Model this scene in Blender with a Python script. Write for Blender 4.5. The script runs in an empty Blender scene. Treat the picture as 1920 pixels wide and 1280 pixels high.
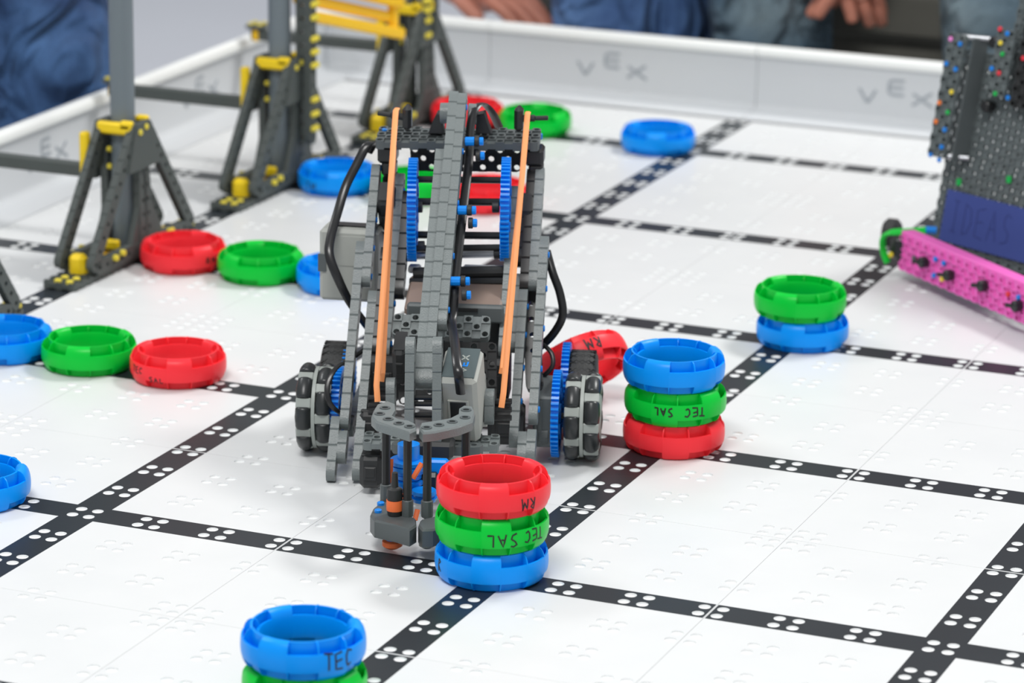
import bpy, bmesh, math, random
from mathutils import Matrix, Vector, Euler
random.seed(7)
S = 0.0254                      # everything below is in inches; meshes are scaled to metres
sc = bpy.context.scene
COL = sc.collection
R = math.radians
PI = math.pi

# ------------------------------------------------------------------ camera
cam_d = bpy.data.cameras.new('camera'); cam = bpy.data.objects.new('camera', cam_d); COL.objects.link(cam)
cam_d.sensor_width = 36.0; cam_d.lens = 6499.56/1920*36.0
cam.location = (44.7730*S, -77.7447*S, 30.9343*S)
cam.rotation_euler = (Matrix.Rotation(0.393751155, 3, 'Z') @ Matrix.Rotation(1.28720924, 3, 'X') @ Matrix.Rotation(0.0134143708, 3, 'Z')).to_euler()
cam_d.clip_start = 0.05; cam_d.clip_end = 100
cam_d.dof.use_dof = True; cam_d.dof.focus_distance = 93*S; cam_d.dof.aperture_fstop = 9.0
sc.camera = cam

# ------------------------------------------------------------------ light
world = bpy.data.worlds.new('world'); sc.world = world; world.use_nodes = True
world.node_tree.nodes['Background'].inputs[0].default_value = (0.93, 0.97, 1.0, 1)
world.node_tree.nodes['Background'].inputs[1].default_value = 0.54
def area(name, loc, aim, sx, sy, power, col=(1, 1, 1)):
    l = bpy.data.lights.new(name, 'AREA'); l.shape = 'RECTANGLE'; l.size = sx; l.size_y = sy; l.energy = power; l.color = col
    o = bpy.data.objects.new(name, l); COL.objects.link(o); o.location = loc
    o.rotation_euler = (Vector(aim)-Vector(loc)).to_track_quat('-Z', 'Y').to_euler(); return o
area('ceiling_panel_light', (1.5, 2.4, 3.2), (0.2, 0.3, 0), 1.2, 0.6, 86, (1, 0.99, 0.97))
area('ceiling_panel_light', (0.4, -1.6, 3.2), (0.2, 0.3, 0), 1.2, 0.6, 70, (1, 0.99, 0.97))
area('ceiling_panel_light', (-2.6, 0.9, 3.2), (-0.2, 0.6, 0), 1.2, 0.6, 36, (1, 1, 1))
sc.view_settings.view_transform = 'Standard'; sc.view_settings.look = 'None'
sc.view_settings.gamma = 1.0; sc.view_settings.exposure = 0.0
try: sc.view_settings.use_curve_mapping = False
except Exception: pass

# ------------------------------------------------------------------ materials
def srgb(r, g, b):
    f = lambda c: (c/255/12.92 if c/255 <= 0.04045 else ((c/255+0.055)/1.055)**2.4)
    return (f(r), f(g), f(b), 1)
def mat(name, rgb, rough=0.45, var=0.06, scale=60.0, bump=0.0, metal=0.0, spec=0.5, sss=0.0, bscale=None):
    m = bpy.data.materials.new(name); m.use_nodes = True; nt = m.node_tree; b = nt.nodes['Principled BSDF']
    c = srgb(*rgb)
    tc = nt.nodes.new('ShaderNodeTexCoord'); n = nt.nodes.new('ShaderNodeTexNoise'); n.inputs['Scale'].default_value = scale; n.inputs['Detail'].default_value = 3
    nt.links.new(tc.outputs['Object'], n.inputs['Vector'])
    mx = nt.nodes.new('ShaderNodeMixRGB'); mx.inputs[1].default_value = tuple(x*(1-var) for x in c[:3])+(1,); mx.inputs[2].default_value = tuple(min(1, x*(1+var)) for x in c[:3])+(1,)
    nt.links.new(n.outputs['Fac'], mx.inputs[0]); nt.links.new(mx.outputs[0], b.inputs['Base Color'])
    b.inputs['Roughness'].default_value = rough; b.inputs['Metallic'].default_value = metal
    b.inputs['Specular IOR Level'].default_value = spec
    if sss: b.inputs['Subsurface Weight'].default_value = sss; b.inputs['Subsurface Radius'].default_value = (0.004, 0.004, 0.004)
    if bump:
        n2 = nt.nodes.new('ShaderNodeTexNoise'); n2.inputs['Scale'].default_value = bscale or scale*4; nt.links.new(tc.outputs['Object'], n2.inputs['Vector'])
        bp = nt.nodes.new('ShaderNodeBump'); bp.inputs['Strength'].default_value = bump; bp.inputs['Distance'].default_value = 0.002
        nt.links.new(n2.outputs['Fac'], bp.inputs['Height']); nt.links.new(bp.outputs[0], b.inputs['Normal'])
    return m
M = {}
M['grey'] = mat('grey_beam_plastic', (113, 120, 120), 0.38, 0.05, 40, 0.15, bscale=900)
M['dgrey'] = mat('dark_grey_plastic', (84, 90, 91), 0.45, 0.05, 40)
M['tower'] = mat('tower_plastic', (76, 82, 80), 0.6, 0.06, 40)
M['panelgrey'] = mat('panel_plastic', (96, 104, 105), 0.5, 0.08, 30)
M['black'] = mat('black_plastic', (30, 31, 32), 0.35, 0.08, 40)
M['mblack'] = mat('matt_black_plastic', (40, 41, 42), 0.55, 0.08, 40)
M['rubber'] = mat('tyre_rubber', (46, 47, 47), 0.6, 0.12, 90, 0.2, bscale=600)
M['roller'] = mat('roller_rubber', (42, 45, 46), 0.33, 0.1, 50)
M['hub'] = mat('hub_grey_plastic', (160, 166, 161), 0.45, 0.04, 40)
M['motor'] = mat('motor_light_grey', (168, 170, 164), 0.5, 0.05, 40)
M['motordark'] = mat('motor_slate_cover', (78, 90, 92), 0.35, 0.05, 40)
M['cable'] = mat('cable_black', (26, 26, 28), 0.28, 0.05, 40)
M['blue'] = mat('blue_plastic', (0, 136, 238), 0.32, 0.05, 40)
M['dotblue'] = mat('pin_blue', (0, 130, 226), 0.4, 0.05, 40)
M['orange'] = mat('orange_rubber', (255, 162, 100), 0.55, 0.05, 60)
M['orange2'] = mat('deep_orange_rubber', (246, 118, 60), 0.55, 0.05, 60)
M['yellow'] = mat('yellow_plastic', (248, 212, 20), 0.42, 0.06, 40)
M['amber'] = mat('amber_plastic', (255, 200, 4), 0.42, 0.04, 40)
M['yellowpin'] = mat('yellow_pin', (226, 208, 66), 0.5, 0.08, 40)
M['pvc'] = mat('grey_pvc', (112, 122, 128), 0.42, 0.03, 20)
M['metal'] = mat('steel', (190, 192, 196), 0.3, 0.05, 40, metal=0.85)
M['brown'] = mat('lid_brown_reflection', (142, 124, 114), 0.3, 0.08, 30)  # brown of the reflection on the controller top, painted as base colour
M['rred'] = mat('ring_red', (255, 54, 64), 0.36, 0.04, 20, spec=0.22, sss=0.03)
M['rgreen'] = mat('ring_green', (0, 200, 60), 0.34, 0.04, 20, spec=0.22, sss=0.03)
M['rblue'] = mat('ring_blue', (0, 150, 250), 0.34, 0.04, 20, spec=0.22, sss=0.03)
M['ink'] = mat('marker_ink', (26, 22, 26), 0.5, 0.2, 200)
M['wall'] = mat('wall_shaded_white_plastic', (206, 209, 212), 0.5, 0.02, 8)  # greyer white: the weaker light on upright faces is put into the colour
M['rim'] = mat('rim_lit_white_plastic', (240, 242, 240), 0.4, 0.02, 8)  # same plastic, whiter: light falling on the top rim is put into the colour
M['logo'] = mat('logo_grey', (164, 170, 176), 0.6, 0.04, 40)
M['pink'] = mat('pink_plastic', (240, 108, 196), 0.42, 0.06, 30)
M['green'] = mat('bright_green_plastic', (10, 200, 60), 0.4, 0.05, 30)
M['pin_red'] = mat('pin_red', (226, 52, 66), 0.5); M['pin_yellow'] = mat('pin_yellow', (240, 216, 60), 0.5)
M['pin_orange'] = mat('pin_orange', (246, 128, 50), 0.5); M['pin_green'] = mat('pin_green', (6, 176, 76), 0.5); M['pin_pink'] = mat('pin_pink', (240, 140, 214), 0.5)
M['paper'] = mat('blue_paper', (58, 74, 142), 0.8, 0.06, 30)
M['pencil'] = mat('pencil_line', (46, 58, 118), 0.8, 0.1, 200)
M['skin'] = mat('skin', (200, 132, 110), 0.5, 0.06, 20, sss=0.1)
M['shirt'] = mat('dark_shirt', (40, 42, 50), 0.8, 0.1, 20)
M['shoe'] = mat('shoe', (50, 48, 46), 0.6)
M['hair'] = mat('hair', (40, 30, 26), 0.7, 0.2, 90)
M['bench'] = mat('charcoal_bench', (112, 111, 103), 0.85, 0.08, 30)
M['tabletop'] = mat('table_edge', (200, 200, 200), 0.6)
M['roomfloor'] = mat('room_floor_vinyl', (206, 208, 216), 0.35, 0.04, 3)
def denim(name, a, b):
    m = bpy.data.materials.new(name); m.use_nodes = True; nt = m.node_tree; bs = nt.nodes['Principled BSDF']
    tc = nt.nodes.new('ShaderNodeTexCoord'); n = nt.nodes.new('ShaderNodeTexNoise'); n.inputs['Scale'].default_value = 9; n.inputs['Detail'].default_value = 5
    n2 = nt.nodes.new('ShaderNodeTexNoise'); n2.inputs['Scale'].default_value = 420; nt.links.new(tc.outputs['Object'], n2.inputs['Vector'])
    nt.links.new(tc.outputs['Object'], n.inputs['Vector'])
    cr = nt.nodes.new('ShaderNodeValToRGB'); cr.color_ramp.elements[0].position = 0.36; cr.color_ramp.elements[0].color = srgb(*a); cr.color_ramp.elements[1].position = 0.68; cr.color_ramp.elements[1].color = srgb(*b)
    nt.links.new(n.outputs['Fac'], cr.inputs[0])
    mx = nt.nodes.new('ShaderNodeMixRGB'); mx.blend_type = 'OVERLAY'; mx.inputs[0].default_value = 0.35
    nt.links.new(cr.outputs[0], mx.inputs[1]); nt.links.new(n2.outputs['Fac'], mx.inputs[2]); nt.links.new(mx.outputs[0], bs.inputs['Base Color'])
    bs.inputs['Roughness'].default_value = 0.9
    bp = nt.nodes.new('ShaderNodeBump'); bp.inputs['Strength'].default_value = 1.0; bp.inputs['Distance'].default_value = 0.07
    n3 = nt.nodes.new('ShaderNodeTexNoise'); n3.inputs['Scale'].default_value = 8; n3.inputs['Distortion'].default_value = 2.2; nt.links.new(tc.outputs['Object'], n3.inputs['Vector'])
    nt.links.new(n3.outputs['Fac'], bp.inputs['Height']); nt.links.new(bp.outputs[0], bs.inputs['Normal'])
    return m
M['denim'] = denim('denim_blue', (18, 40, 82), (72, 108, 156))
M['denim2'] = denim('denim_mid_blue', (22, 50, 106), (92, 128, 178))
M['denim3'] = denim('denim_washed', (58, 84, 104), (122, 140, 148))
def tile_mat():                                   # white tile with the printed black cross lines
    m = bpy.data.materials.new('printed_field_tile'); m.use_nodes = True; nt = m.node_tree; b = nt.nodes['Principled BSDF']
    tc = nt.nodes.new('ShaderNodeTexCoord'); sp = nt.nodes.new('ShaderNodeSeparateXYZ'); nt.links.new(tc.outputs['Object'], sp.inputs[0])
    def math_(op, a, v=None):
        n = nt.nodes.new('ShaderNodeMath'); n.operation = op; nt.links.new(a, n.inputs[0])
        if v is not None:
            if isinstance(v, float): n.inputs[1].default_value = v
            else: nt.links.new(v, n.inputs[1])
        return n.outputs[0]
    ax = math_('LESS_THAN', math_('ABSOLUTE', sp.outputs[0]), 0.53*S); ay = math_('LESS_THAN', math_('ABSOLUTE', sp.outputs[1]), 0.53*S)
    # the print stops short of the tile edge
    ex = math_('LESS_THAN', math_('ABSOLUTE', sp.outputs[0]), 5.972*S); ey = math_('LESS_THAN', math_('ABSOLUTE', sp.outputs[1]), 5.972*S)
    line = math_('MULTIPLY', math_('MULTIPLY', math_('MAXIMUM', ax, ay), ex), ey)
    n = nt.nodes.new('ShaderNodeTexNoise'); n.inputs['Scale'].default_value = 14; n.inputs['Detail'].default_value = 6; nt.links.new(tc.outputs['Object'], n.inputs['Vector'])
    w = nt.nodes.new('ShaderNodeMixRGB'); w.inputs[1].default_value = srgb(214, 216, 217); w.inputs[2].default_value = srgb(226, 227, 227); nt.links.new(n.outputs['Fac'], w.inputs[0])
    k = nt.nodes.new('ShaderNodeMixRGB'); k.inputs[1].default_value = srgb(33, 38, 42); k.inputs[2].default_value = srgb(42, 48, 53); nt.links.new(n.outputs['Fac'], k.inputs[0])
    mx = nt.nodes.new('ShaderNodeMixRGB'); nt.links.new(line, mx.inputs[0]); nt.links.new(w.outputs[0], mx.inputs[1]); nt.links.new(k.outputs[0], mx.inputs[2])
    nt.links.new(mx.outputs[0], b.inputs['Base Color']); b.inputs['Roughness'].default_value = 0.34; b.inputs['Specular IOR Level'].default_value = 0.4
    n2 = nt.nodes.new('ShaderNodeTexNoise'); n2.inputs['Scale'].default_value = 60; nt.links.new(tc.outputs['Object'], n2.inputs['Vector'])
    bp = nt.nodes.new('ShaderNodeBump'); bp.inputs['Strength'].default_value = 0.08; bp.inputs['Distance'].default_value = 0.001; nt.links.new(n2.outputs['Fac'], bp.inputs['Height']); nt.links.new(bp.outputs[0], b.inputs['Normal'])
    return m
M['tile'] = tile_mat(); M['tilehole'] = mat('tile_hole_white', (236, 237, 237), 0.5, 0.02)

# ------------------------------------------------------------------ mesh helpers
V = Vector
class MB:
    def __init__(s): s.v = []; s.f = []; s.mi = []
    def add(s, vs, fs, mi=0):
        o = len(s.v); s.v += [tuple(v) for v in vs]; s.f += [tuple(i+o for i in f) for f in fs]; s.mi += [mi]*len(fs)
    def box(s, c, d, rot=None, mi=0, bev=0.0, taper=1.0):
        c = V(c); x, y, z = (k/2 for k in d)
        if bev:
            b = min(bev, x*.9, y*.9, z*.9); vs = []; idx = {}
            for sx in (-1, 1):
                for sy in (-1, 1):
                    for sz in (-1, 1):
                        t = taper if sz > 0 else 1
                        for a in range(3):
                            p = [sx*(x*t-(b if a != 0 else 0)), sy*(y*t-(b if a != 1 else 0)), sz*(z-(b if a != 2 else 0))]
                            idx[(sx, sy, sz, a)] = len(vs); vs.append(V(p))
            fs = []
            for a in range(3):
                for sg in (-1, 1):
                    u, w = [(1, 2), (2, 0), (0, 1)][a]; q = []
                    for su, sw in ((-1, -1), (1, -1), (1, 1), (-1, 1)):
                        k = [0, 0, 0]; k[a] = sg; k[u] = su; k[w] = sw; q.append(idx[(*k, a)])
                    fs.append(q if sg > 0 else q[::-1])
            for a in range(3):
                u, w = [(1, 2), (2, 0), (0, 1)][a]
                for su in (-1, 1):
                    for sw in (-1, 1):
                        q = []
                        for sa, ax in ((-1, u), (1, u), (1, w), (-1, w)):
                            k = [0, 0, 0]; k[a] = sa; k[u] = su; k[w] = sw; q.append(idx[(*k, ax)])
                        fs.append(q if su*sw > 0 else q[::-1])
            for sx in (-1, 1):
                for sy in (-1, 1):
                    for sz in (-1, 1):
                        q = [idx[(sx, sy, sz, a)] for a in range(3)]; fs.append(q if sx*sy*sz > 0 else q[::-1])
        else:
            vs = [V((sx*x*(taper if sz > 0 else 1), sy*y*(taper if sz > 0 else 1), sz*z)) for sx in (-1, 1) for sy in (-1, 1) for sz in (-1, 1)]
            fs = [(0, 1, 3, 2), (4, 6, 7, 5), (0, 4, 5, 1), (2, 3, 7, 6), (0, 2, 6, 4), (1, 5, 7, 3)]
        if rot is not None: vs = [rot @ v for v in vs]
        s.add([v+c for v in vs], fs, mi)
    def lathe(s, p0, axis, prof, n=20, mi=0, cap=True):      # prof = [(dist along axis, radius)]
        p0 = V(p0); a = V(axis).normalized(); q = a.to_track_quat('Z', 'Y'); vs = []; fs = []; m = len(prof)
        for h, r in prof:
            for k in range(n):
                t = 2*PI*k/n; vs.append(p0+q @ V((r*math.cos(t), r*math.sin(t), h)))
        for i in range(m-1):
            for k in range(n):
                k2 = (k+1) % n; fs.append((i*n+k, i*n+k2, (i+1)*n+k2, (i+1)*n+k))
        if cap: fs += [tuple(range(n))[::-1], tuple((m-1)*n+k for k in range(n))]
        s.add(vs, fs, mi)
    def cyl(s, a, b, r, n=14, mi=0, bev=0.0):
        a = V(a); b = V(b); L = (b-a).length
        s.lathe(a, b-a, [(0, r-bev), (bev, r), (L-bev, r), (L, r-bev)] if bev else [(0, r), (L, r)], n, mi)
    def prism(s, pts, z0, z1, mi=0, mtx=None, bev=0.0):      # pts ccw in xy
        n = len(pts); P = [V((p[0], p[1], 0)) for p in pts]; c = sum(P, V((0, 0, 0)))/n
        lay = [(z0, 1)] + ([(z1-bev, 1), (z1, 0)] if bev else [(z1, 1)]); vs = []
        for z, k in lay:
            for p in P:
                q = p if k else p+(c-p).normalized()*bev
                vs.append(V((q.x, q.y, z)))
        fs = [tuple(range(n))[::-1], tuple(n*(len(lay)-1)+i for i in range(n))]
        for l in range(len(lay)-1):
            for i in range(n): j = (i+1) % n; fs.append((l*n+i, l*n+j, (l+1)*n+j, (l+1)*n+i))
        if mtx: vs = [mtx @ v for v in vs]
        s.add(vs, fs, mi)
    def ribbon(s, pts, w, t, up=(1, 0, 0), mi=0, n=8, sm=6):     # flat-oval cable along a smoothed path
        P = [V(p) for p in pts]; path = []
        for i in range(len(P)-1):
            p0 = P[max(i-1, 0)]; p1 = P[i]; p2 = P[i+1]; p3 = P[min(i+2, len(P)-1)]
            for k in range(sm):
                u = k/sm; path.append(0.5*((2*p1)+(p2-p0)*u+(2*p0-5*p1+4*p2-p3)*u*u+(3*p1-p0-3*p2+p3)*u**3))
        path.append(P[-1]); vs = []; fs = []; up = V(up)
        for i, p in enumerate(path):
            d = (path[min(i+1, len(path)-1)]-path[max(i-1, 0)]).normalized()
            a = (up-d*up.dot(d)).normalized(); b = d.cross(a)
            for k in range(n):
                th = 2*PI*k/n; vs.append(p+a*(w/2*math.cos(th))+b*(t/2*math.sin(th)))
        for i in range(len(path)-1):
            for k in range(n): k2 = (k+1) % n; fs.append((i*n+k, i*n+k2, (i+1)*n+k2, (i+1)*n+k))
        fs += [tuple(range(n))[::-1], tuple((len(path)-1)*n+k for k in range(n))]
        s.add(vs, fs, mi)
    def mesh(s, name, mats, angle=35):
        me = bpy.data.meshes.new(name); me.from_pydata([(v[0]*S, v[1]*S, v[2]*S) for v in s.v], [], s.f)
        for m in (mats if isinstance(mats, (list, tuple)) else [mats]): me.materials.append(m)
        me.polygons.foreach_set('material_index', s.mi); me.update()
        bm = bmesh.new(); bm.from_mesh(me); bmesh.ops.recalc_face_normals(bm, faces=bm.faces); bm.to_mesh(me); bm.free()
        me.shade_smooth(); me.set_sharp_from_angle(angle=R(angle)); return me
    def build(s, name, mats, parent=None, loc=None, rot=None, label=None, angle=35):
        return obj(name, s.mesh(name, mats, angle), parent, loc, rot, label)
def obj(name, me, parent=None, loc=None, rot=None, label=None):
    o = bpy.data.objects.new(name, me); COL.objects.link(o)
    if parent is not None: o.parent = parent
    if loc is not None: o.location = V(loc)*S
    if rot is not None: o.rotation_euler = rot
    if label: o['label'] = label
    return o
def tag(o, label=None, cat=None, group=None, kind=None):
    if label: o['label'] = label
    if cat: o['category'] = cat
    if group: o['group'] = group
    if kind: o['kind'] = kind
    return o
def empty(name, loc, rz=0, label=None, cat=None, group=None, rot=None):
    o = bpy.data.objects.new(name, None); COL.objects.link(o); o.empty_display_size = 0.02
    o.location = V(loc)*S; o.rotation_euler = rot if rot else (0, 0, rz)
    return tag(o, label, cat, group)
def frame(p, x, n):                                   # matrix: X along, Z = n
    x = V(x).normalized(); n = V(n); n = (n-x*n.dot(x)).normalized(); y = n.cross(x)
    m = Matrix((x, y, n)).transposed().to_4x4(); m.translation = V(p)*S; return m

# construction-set plates and beams: a grid of cells, each with a real hole, scalloped rim
_gp = {}
def gridplate(nx, ny, c, t, holes, rh, rnd, notch, recess=0.0, nseg=2):
    """cells (i,j) of size c; holes(i,j); outline corners rounded by rnd; notch every `notch` cells on the rim"""
    b = MB(); L = nx*c; H = ny*c
    def rim(x, y):
        x0, y0 = x, y
        if rnd:
            cx = min(max(x, rnd), L-rnd); cy = min(max(y, -H/2+rnd), H/2-rnd)
            dx, dy = x-cx, y-cy; d = math.hypot(dx, dy)
            if d > rnd: x, y = cx+dx*rnd/d, cy+dy*rnd/d
        if notch:
            nd = 0.028
            if abs(abs(y0)-H/2) < 1e-6 and 1e-6 < x0 < L-1e-6 and abs((x0/notch)-round(x0/notch)) < 1e-6: y -= nd*(1 if y0 > 0 else -1)
            yy = (y0+H/2)/notch
            if (abs(x0) < 1e-6 or abs(x0-L) < 1e-6) and 1e-6 < y0+H/2 < H-1e-6 and abs(yy-round(yy)) < 1e-6: x += nd*(1 if x0 < 1e-6 else -1)
        return x, y
    gv = 0.035
    for i in range(nx):
        for j in range(ny):
            x0, y0 = i*c, j*c-H/2; cx, cy = x0+c/2, y0+c/2; bd = []
            # boundary points, with a pair hugging each notch so that the groove is narrow
            us = [0, gv/c, 0.5, 1-gv/c] if notch else [0, 0.5]
            for u in us: bd.append((x0+u*c, y0, 's'))
            for u in us: bd.append((x0+c, y0+u*c, 'e'))
            for u in us: bd.append((x0+c-u*c, y0+c, 'n'))
            for u in us: bd.append((x0, y0+c-u*c, 'w'))
            n = len(bd); B = [rim(p[0], p[1]) for p in bd]; h = holes(i, j); vs = []; fs = []
            zt = t/2-(recess if (recess and not h) else 0)
            edge = []
            for k in range(n):
                p, q = bd[k], bd[(k+1) % n]
                e = (abs(p[1]+H/2) < 1e-6 and abs(q[1]+H/2) < 1e-6) or (abs(p[1]-H/2) < 1e-6 and abs(q[1]-H/2) < 1e-6) or (abs(p[0]) < 1e-6 and abs(q[0]) < 1e-6) or (abs(p[0]-L) < 1e-6 and abs(q[0]-L) < 1e-6)
                edge.append(e)
            for z in (zt, -zt): vs += [(x, y, z) for x, y in B]
            if h:
                for z in (zt, -zt):
                    for k in range(n):
                        a = math.atan2(bd[k][1]-cy, bd[k][0]-cx); vs.append((cx+rh*math.cos(a), cy+rh*math.sin(a), z))
                for k in range(n):
                    k2 = (k+1) % n
                    fs += [(k, k2, 2*n+k2, 2*n+k), (n+k2, n+k, 3*n+k, 3*n+k2), (2*n+k, 2*n+k2, 3*n+k2, 3*n+k)]
            else:
                fs += [tuple(range(n)), tuple(range(n, 2*n))[::-1]]
            for k in range(n):
                k2 = (k+1) % n
                if edge[k] or (recess and h): fs.append((k2, k, n+k, n+k2))
            if recess and not h:
                for k in range(n):
                    if edge[k]: pass
            b.add(vs, fs)
    return b
def beam_mesh(n, m, w=1, t=0.25):
    key = ('b', n, m.name, w, t)
    if key not in _gp: _gp[key] = gridplate(n, w, 0.5, t, lambda i, j: True, 0.085, 0.235, 0.5).mesh('beam', m)
    return _gp[key]
def plate_mesh(n, w, m, t=0.25):
    key = ('p', n, w, m.name, t)
    if key not in _gp: _gp[key] = gridplate(n*2-1, w*2-1, 0.25, t, lambda i, j: (i+j) % 2 == 0, 0.092, 0.12, 0, recess=0.05).mesh('plate', m)
    return _gp[key]
def beam(parent, a, b, nrm=(1, 0, 0), m='grey', w=1, name='beam', t=0.25, label=None, fit=False):
    a = V(a); b = V(b); d = b-a; n = max(1, round(d.length/0.5))
    o = obj(name, beam_mesh(n, M[m], w, t), parent, label=label)
    o.matrix_local = frame(a, d, nrm); return o
def plate(parent, a, b, nrm, w, m='dgrey', name='plate', t=0.25, label=None):
    a = V(a); b = V(b); d = b-a; n = max(2, round(d.length/0.5))
    o = obj(name, plate_mesh(n, w, M[m], t), parent, label=label)
    o.matrix_local = frame(a, d, nrm); return o

# strokes for handwriting and lettering (unit cell 0..1 x 0..1)
GL = {'T': [[(0, 1), (1, .95)], [(.55, .97), (.42, 0)]], 'E': [[(.9, 1), (.1, .9), (.05, .05), (.95, 0)], [(.1, .5), (.75, .52)]],
      'C': [[(.95, .85), (.6, 1), (.15, .7), (.1, .25), (.5, 0), (.95, .12)]], 'S': [[(.9, .9), (.5, 1), (.15, .8), (.3, .55), (.8, .4), (.75, .1), (.1, 0)]],
      'A': [[(0, 0), (.45, 1), (.9, 0)], [(.2, .38), (.72, .38)]], 'L': [[(.2, 1), (.1, .05), (.95, 0)]], 'R': [[(.1, 0), (.15, 1), (.8, .8), (.2, .5), (.9, 0)]],
      'M': [[(0, 0), (.15, 1), (.5, .3), (.85, 1), (1, 0)]], 'I': [[(.5, 0), (.5, 1)], [(.2, 1), (.8, 1)], [(.2, 0), (.8, 0)]], 'V': [[(0, 1), (.5, 0), (1, 1)]],
      'X': [[(0, 1), (1, 0)], [(0, 0), (1, 1)]], 'N': [[(0, 0), (.05, 1), (.9, 0), (1, 1)]], 'D': [[(.1, 0), (.1, 1), (.7, .85), (.9, .4), (.6, .05), (.1, 0)]], '.': [[(.4, 0), (.6, .05)]], ' ': []}
def strokes(txt, h, cw, gap, jit=0.0):
    out = []; x = 0; rnd = random.Random(len(txt)*7)
    for ch in txt:
        for st in GL[ch]: out.append([(x+p[0]*cw+rnd.uniform(-jit, jit), p[1]*h+rnd.uniform(-jit, jit)) for p in st])
        x += (cw+gap) if ch != ' ' else cw*.6
    return out, x-gap
def stroke_mb(sts, w, mapf, b=None, t=0.012, sub=3):
    b = b or MB()
    for st in sts:
        pts = []
        for i in range(len(st)-1):
            for k in range(sub): u = k/sub; pts.append((st[i][0]*(1-u)+st[i+1][0]*u, st[i][1]*(1-u)+st[i+1][1]*u))
        pts.append(st[-1])
        vs = []; fs = []
        for i, p in enumerate(pts):
            a = pts[max(i-1, 0)]; c = pts[min(i+1, len(pts)-1)]; dx, dy = c[0]-a[0], c[1]-a[1]; l = math.hypot(dx, dy) or 1
            nx, ny = -dy/l*w/2, dx/l*w/2
            vs += [mapf(p[0]+nx, p[1]+ny, t), mapf(p[0]-nx, p[1]-ny, t), mapf(p[0]+nx, p[1]+ny, -.01), mapf(p[0]-nx, p[1]-ny, -.01)]
        for i in range(len(pts)-1):
            o = i*4; fs += [(o, o+1, o+5, o+4), (o, o+4, o+6, o+2), (o+1, o+3, o+7, o+5)]
        fs += [(0, 2, 3, 1), (len(pts)*4-4, len(pts)*4-3, len(pts)*4-1, len(pts)*4-2)]
        b.add(vs, fs)
    return b

# ------------------------------------------------------------------ room and playing field
GZ = -16.0                                             # room floor below the field surface
b = MB(); b.box((0, 60, GZ-1), (700, 700, 2)); o = b.build('floor', M['roomfloor']); tag(o, kind='structure')
def room_wall(name, c, d):
    b = MB(); b.box(c, d); o = b.build(name, mat(name+'_paint', (205, 206, 210), 0.8, 0.02, 2)); tag(o, kind='structure')
room_wall('wall_back', (0, 330, GZ+60), (700, 4, 120)); room_wall('wall_left', (-330, 60, GZ+60), (4, 540, 120))

field = empty('playing_field', (0, 0, -0.5), label='white competition playing field of perforated tiles with black lines and low white walls', cat='playing field')
def tile_mesh():
    b = MB(); holes = set()
    def near(v, l): return any(abs(v-q) < 0.01 for q in l)
    for i in range(24):
        for j in range(24):
            x = -5.75+i*.5; y = -5.75+j*.5
            cx = round(x/2)*2; cy = round(y/2)*2; inx = abs(abs(x-cx)-.25) < .01; iny = abs(abs(y-cy)-.25) < .01
            ok = inx and iny
            if ok and (abs(cx) == 6 and abs(cy) == 4 or abs(cx) == 4 and abs(cy) == 6): ok = False
            if abs(x) > 5.2 and abs(y) > 5.2: ok = True
            if ok: holes.add((i, j))
    g = 0.007; z = 0.0; dep = -0.05; n8 = 16; rh = 0.16
    for (i, j) in holes:
        x = -5.75+i*.5; y = -5.75+j*.5; x0, x1, y0, y1 = x-.25, x+.25, y-.25, y+.25
        x0 = max(x0, -6+g); x1 = min(x1, 6-g); y0 = max(y0, -6+g); y1 = min(y1, 6-g)
        bd = [(x0, y0), ((x0+x)/2, y0), (x, y0), ((x1+x)/2, y0), (x1, y0), (x1, (y0+y)/2), (x1, y), (x1, (y1+y)/2), (x1, y1), ((x1+x)/2, y1), (x, y1), ((x+x0)/2, y1), (x0, y1), (x0, (y1+y)/2), (x0, y), (x0, (y+y0)/2)]
        an = [2*PI*(k-10)/16-PI/2+PI/2*0 for k in range(16)]
        an = [math.atan2(p[1]-y, p[0]-x) for p in bd]
        vs = [(p[0], p[1], z) for p in bd]+[(x+rh*math.cos(a), y+rh*math.sin(a), z) for a in an]+[(x+rh*math.cos(a), y+rh*math.sin(a), dep) for a in an]
        b.add(vs, [(k, (k+1) % 16, 16+(k+1) % 16, 16+k) for k in range(16)], 0)
        b.add([v for v in vs[16:]], [(k, (k+1) % 16, 16+(k+1) % 16, 16+k) for k in range(16)]+[tuple(range(16, 32))], 1)
    for j in range(24):
        i = 0
        while i < 24:
            if (i, j) in holes: i += 1; continue
            k = i
            while k < 24 and (k, j) not in holes: k += 1
            x0, x1, y0, y1 = -6+i*.5, -6+k*.5, -6+j*.5, -5.5+j*.5
            x0 = max(x0, -6+g); x1 = min(x1, 6-g); y0 = max(y0, -6+g); y1 = min(y1, 6-g)
            b.add([(x0, y0, 0), (x1, y0, 0), (x1, y1, 0), (x0, y1, 0)], [(0, 1, 2, 3)], 0); i = k
    e = 6-g
    for s in range(4):
        c, sn = [(1, 0), (0, 1), (-1, 0), (0, -1)][s]
        q = [(-e, -e, 0), (e, -e, 0), (e, -e, -.45), (-e, -e, -.45)]
        b.add([(x*c-y*sn, x*sn+y*c, zz) for x, y, zz in q], [(3, 2, 1, 0)], 1)
    b.add([(-e, -e, -.45), (e, -e, -.45), (e, e, -.45), (-e, e, -.45)], [(3, 2, 1, 0)], 1)
    me = bpy.data.meshes.new('floor_tile'); me.from_pydata([(v[0]*S, v[1]*S, v[2]*S) for v in b.v], [], b.f)
    me.materials.append(M['tile']); me.materials.append(M['tilehole']); me.polygons.foreach_set('material_index', b.mi); me.update(); return me
tm = tile_mesh()
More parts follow.
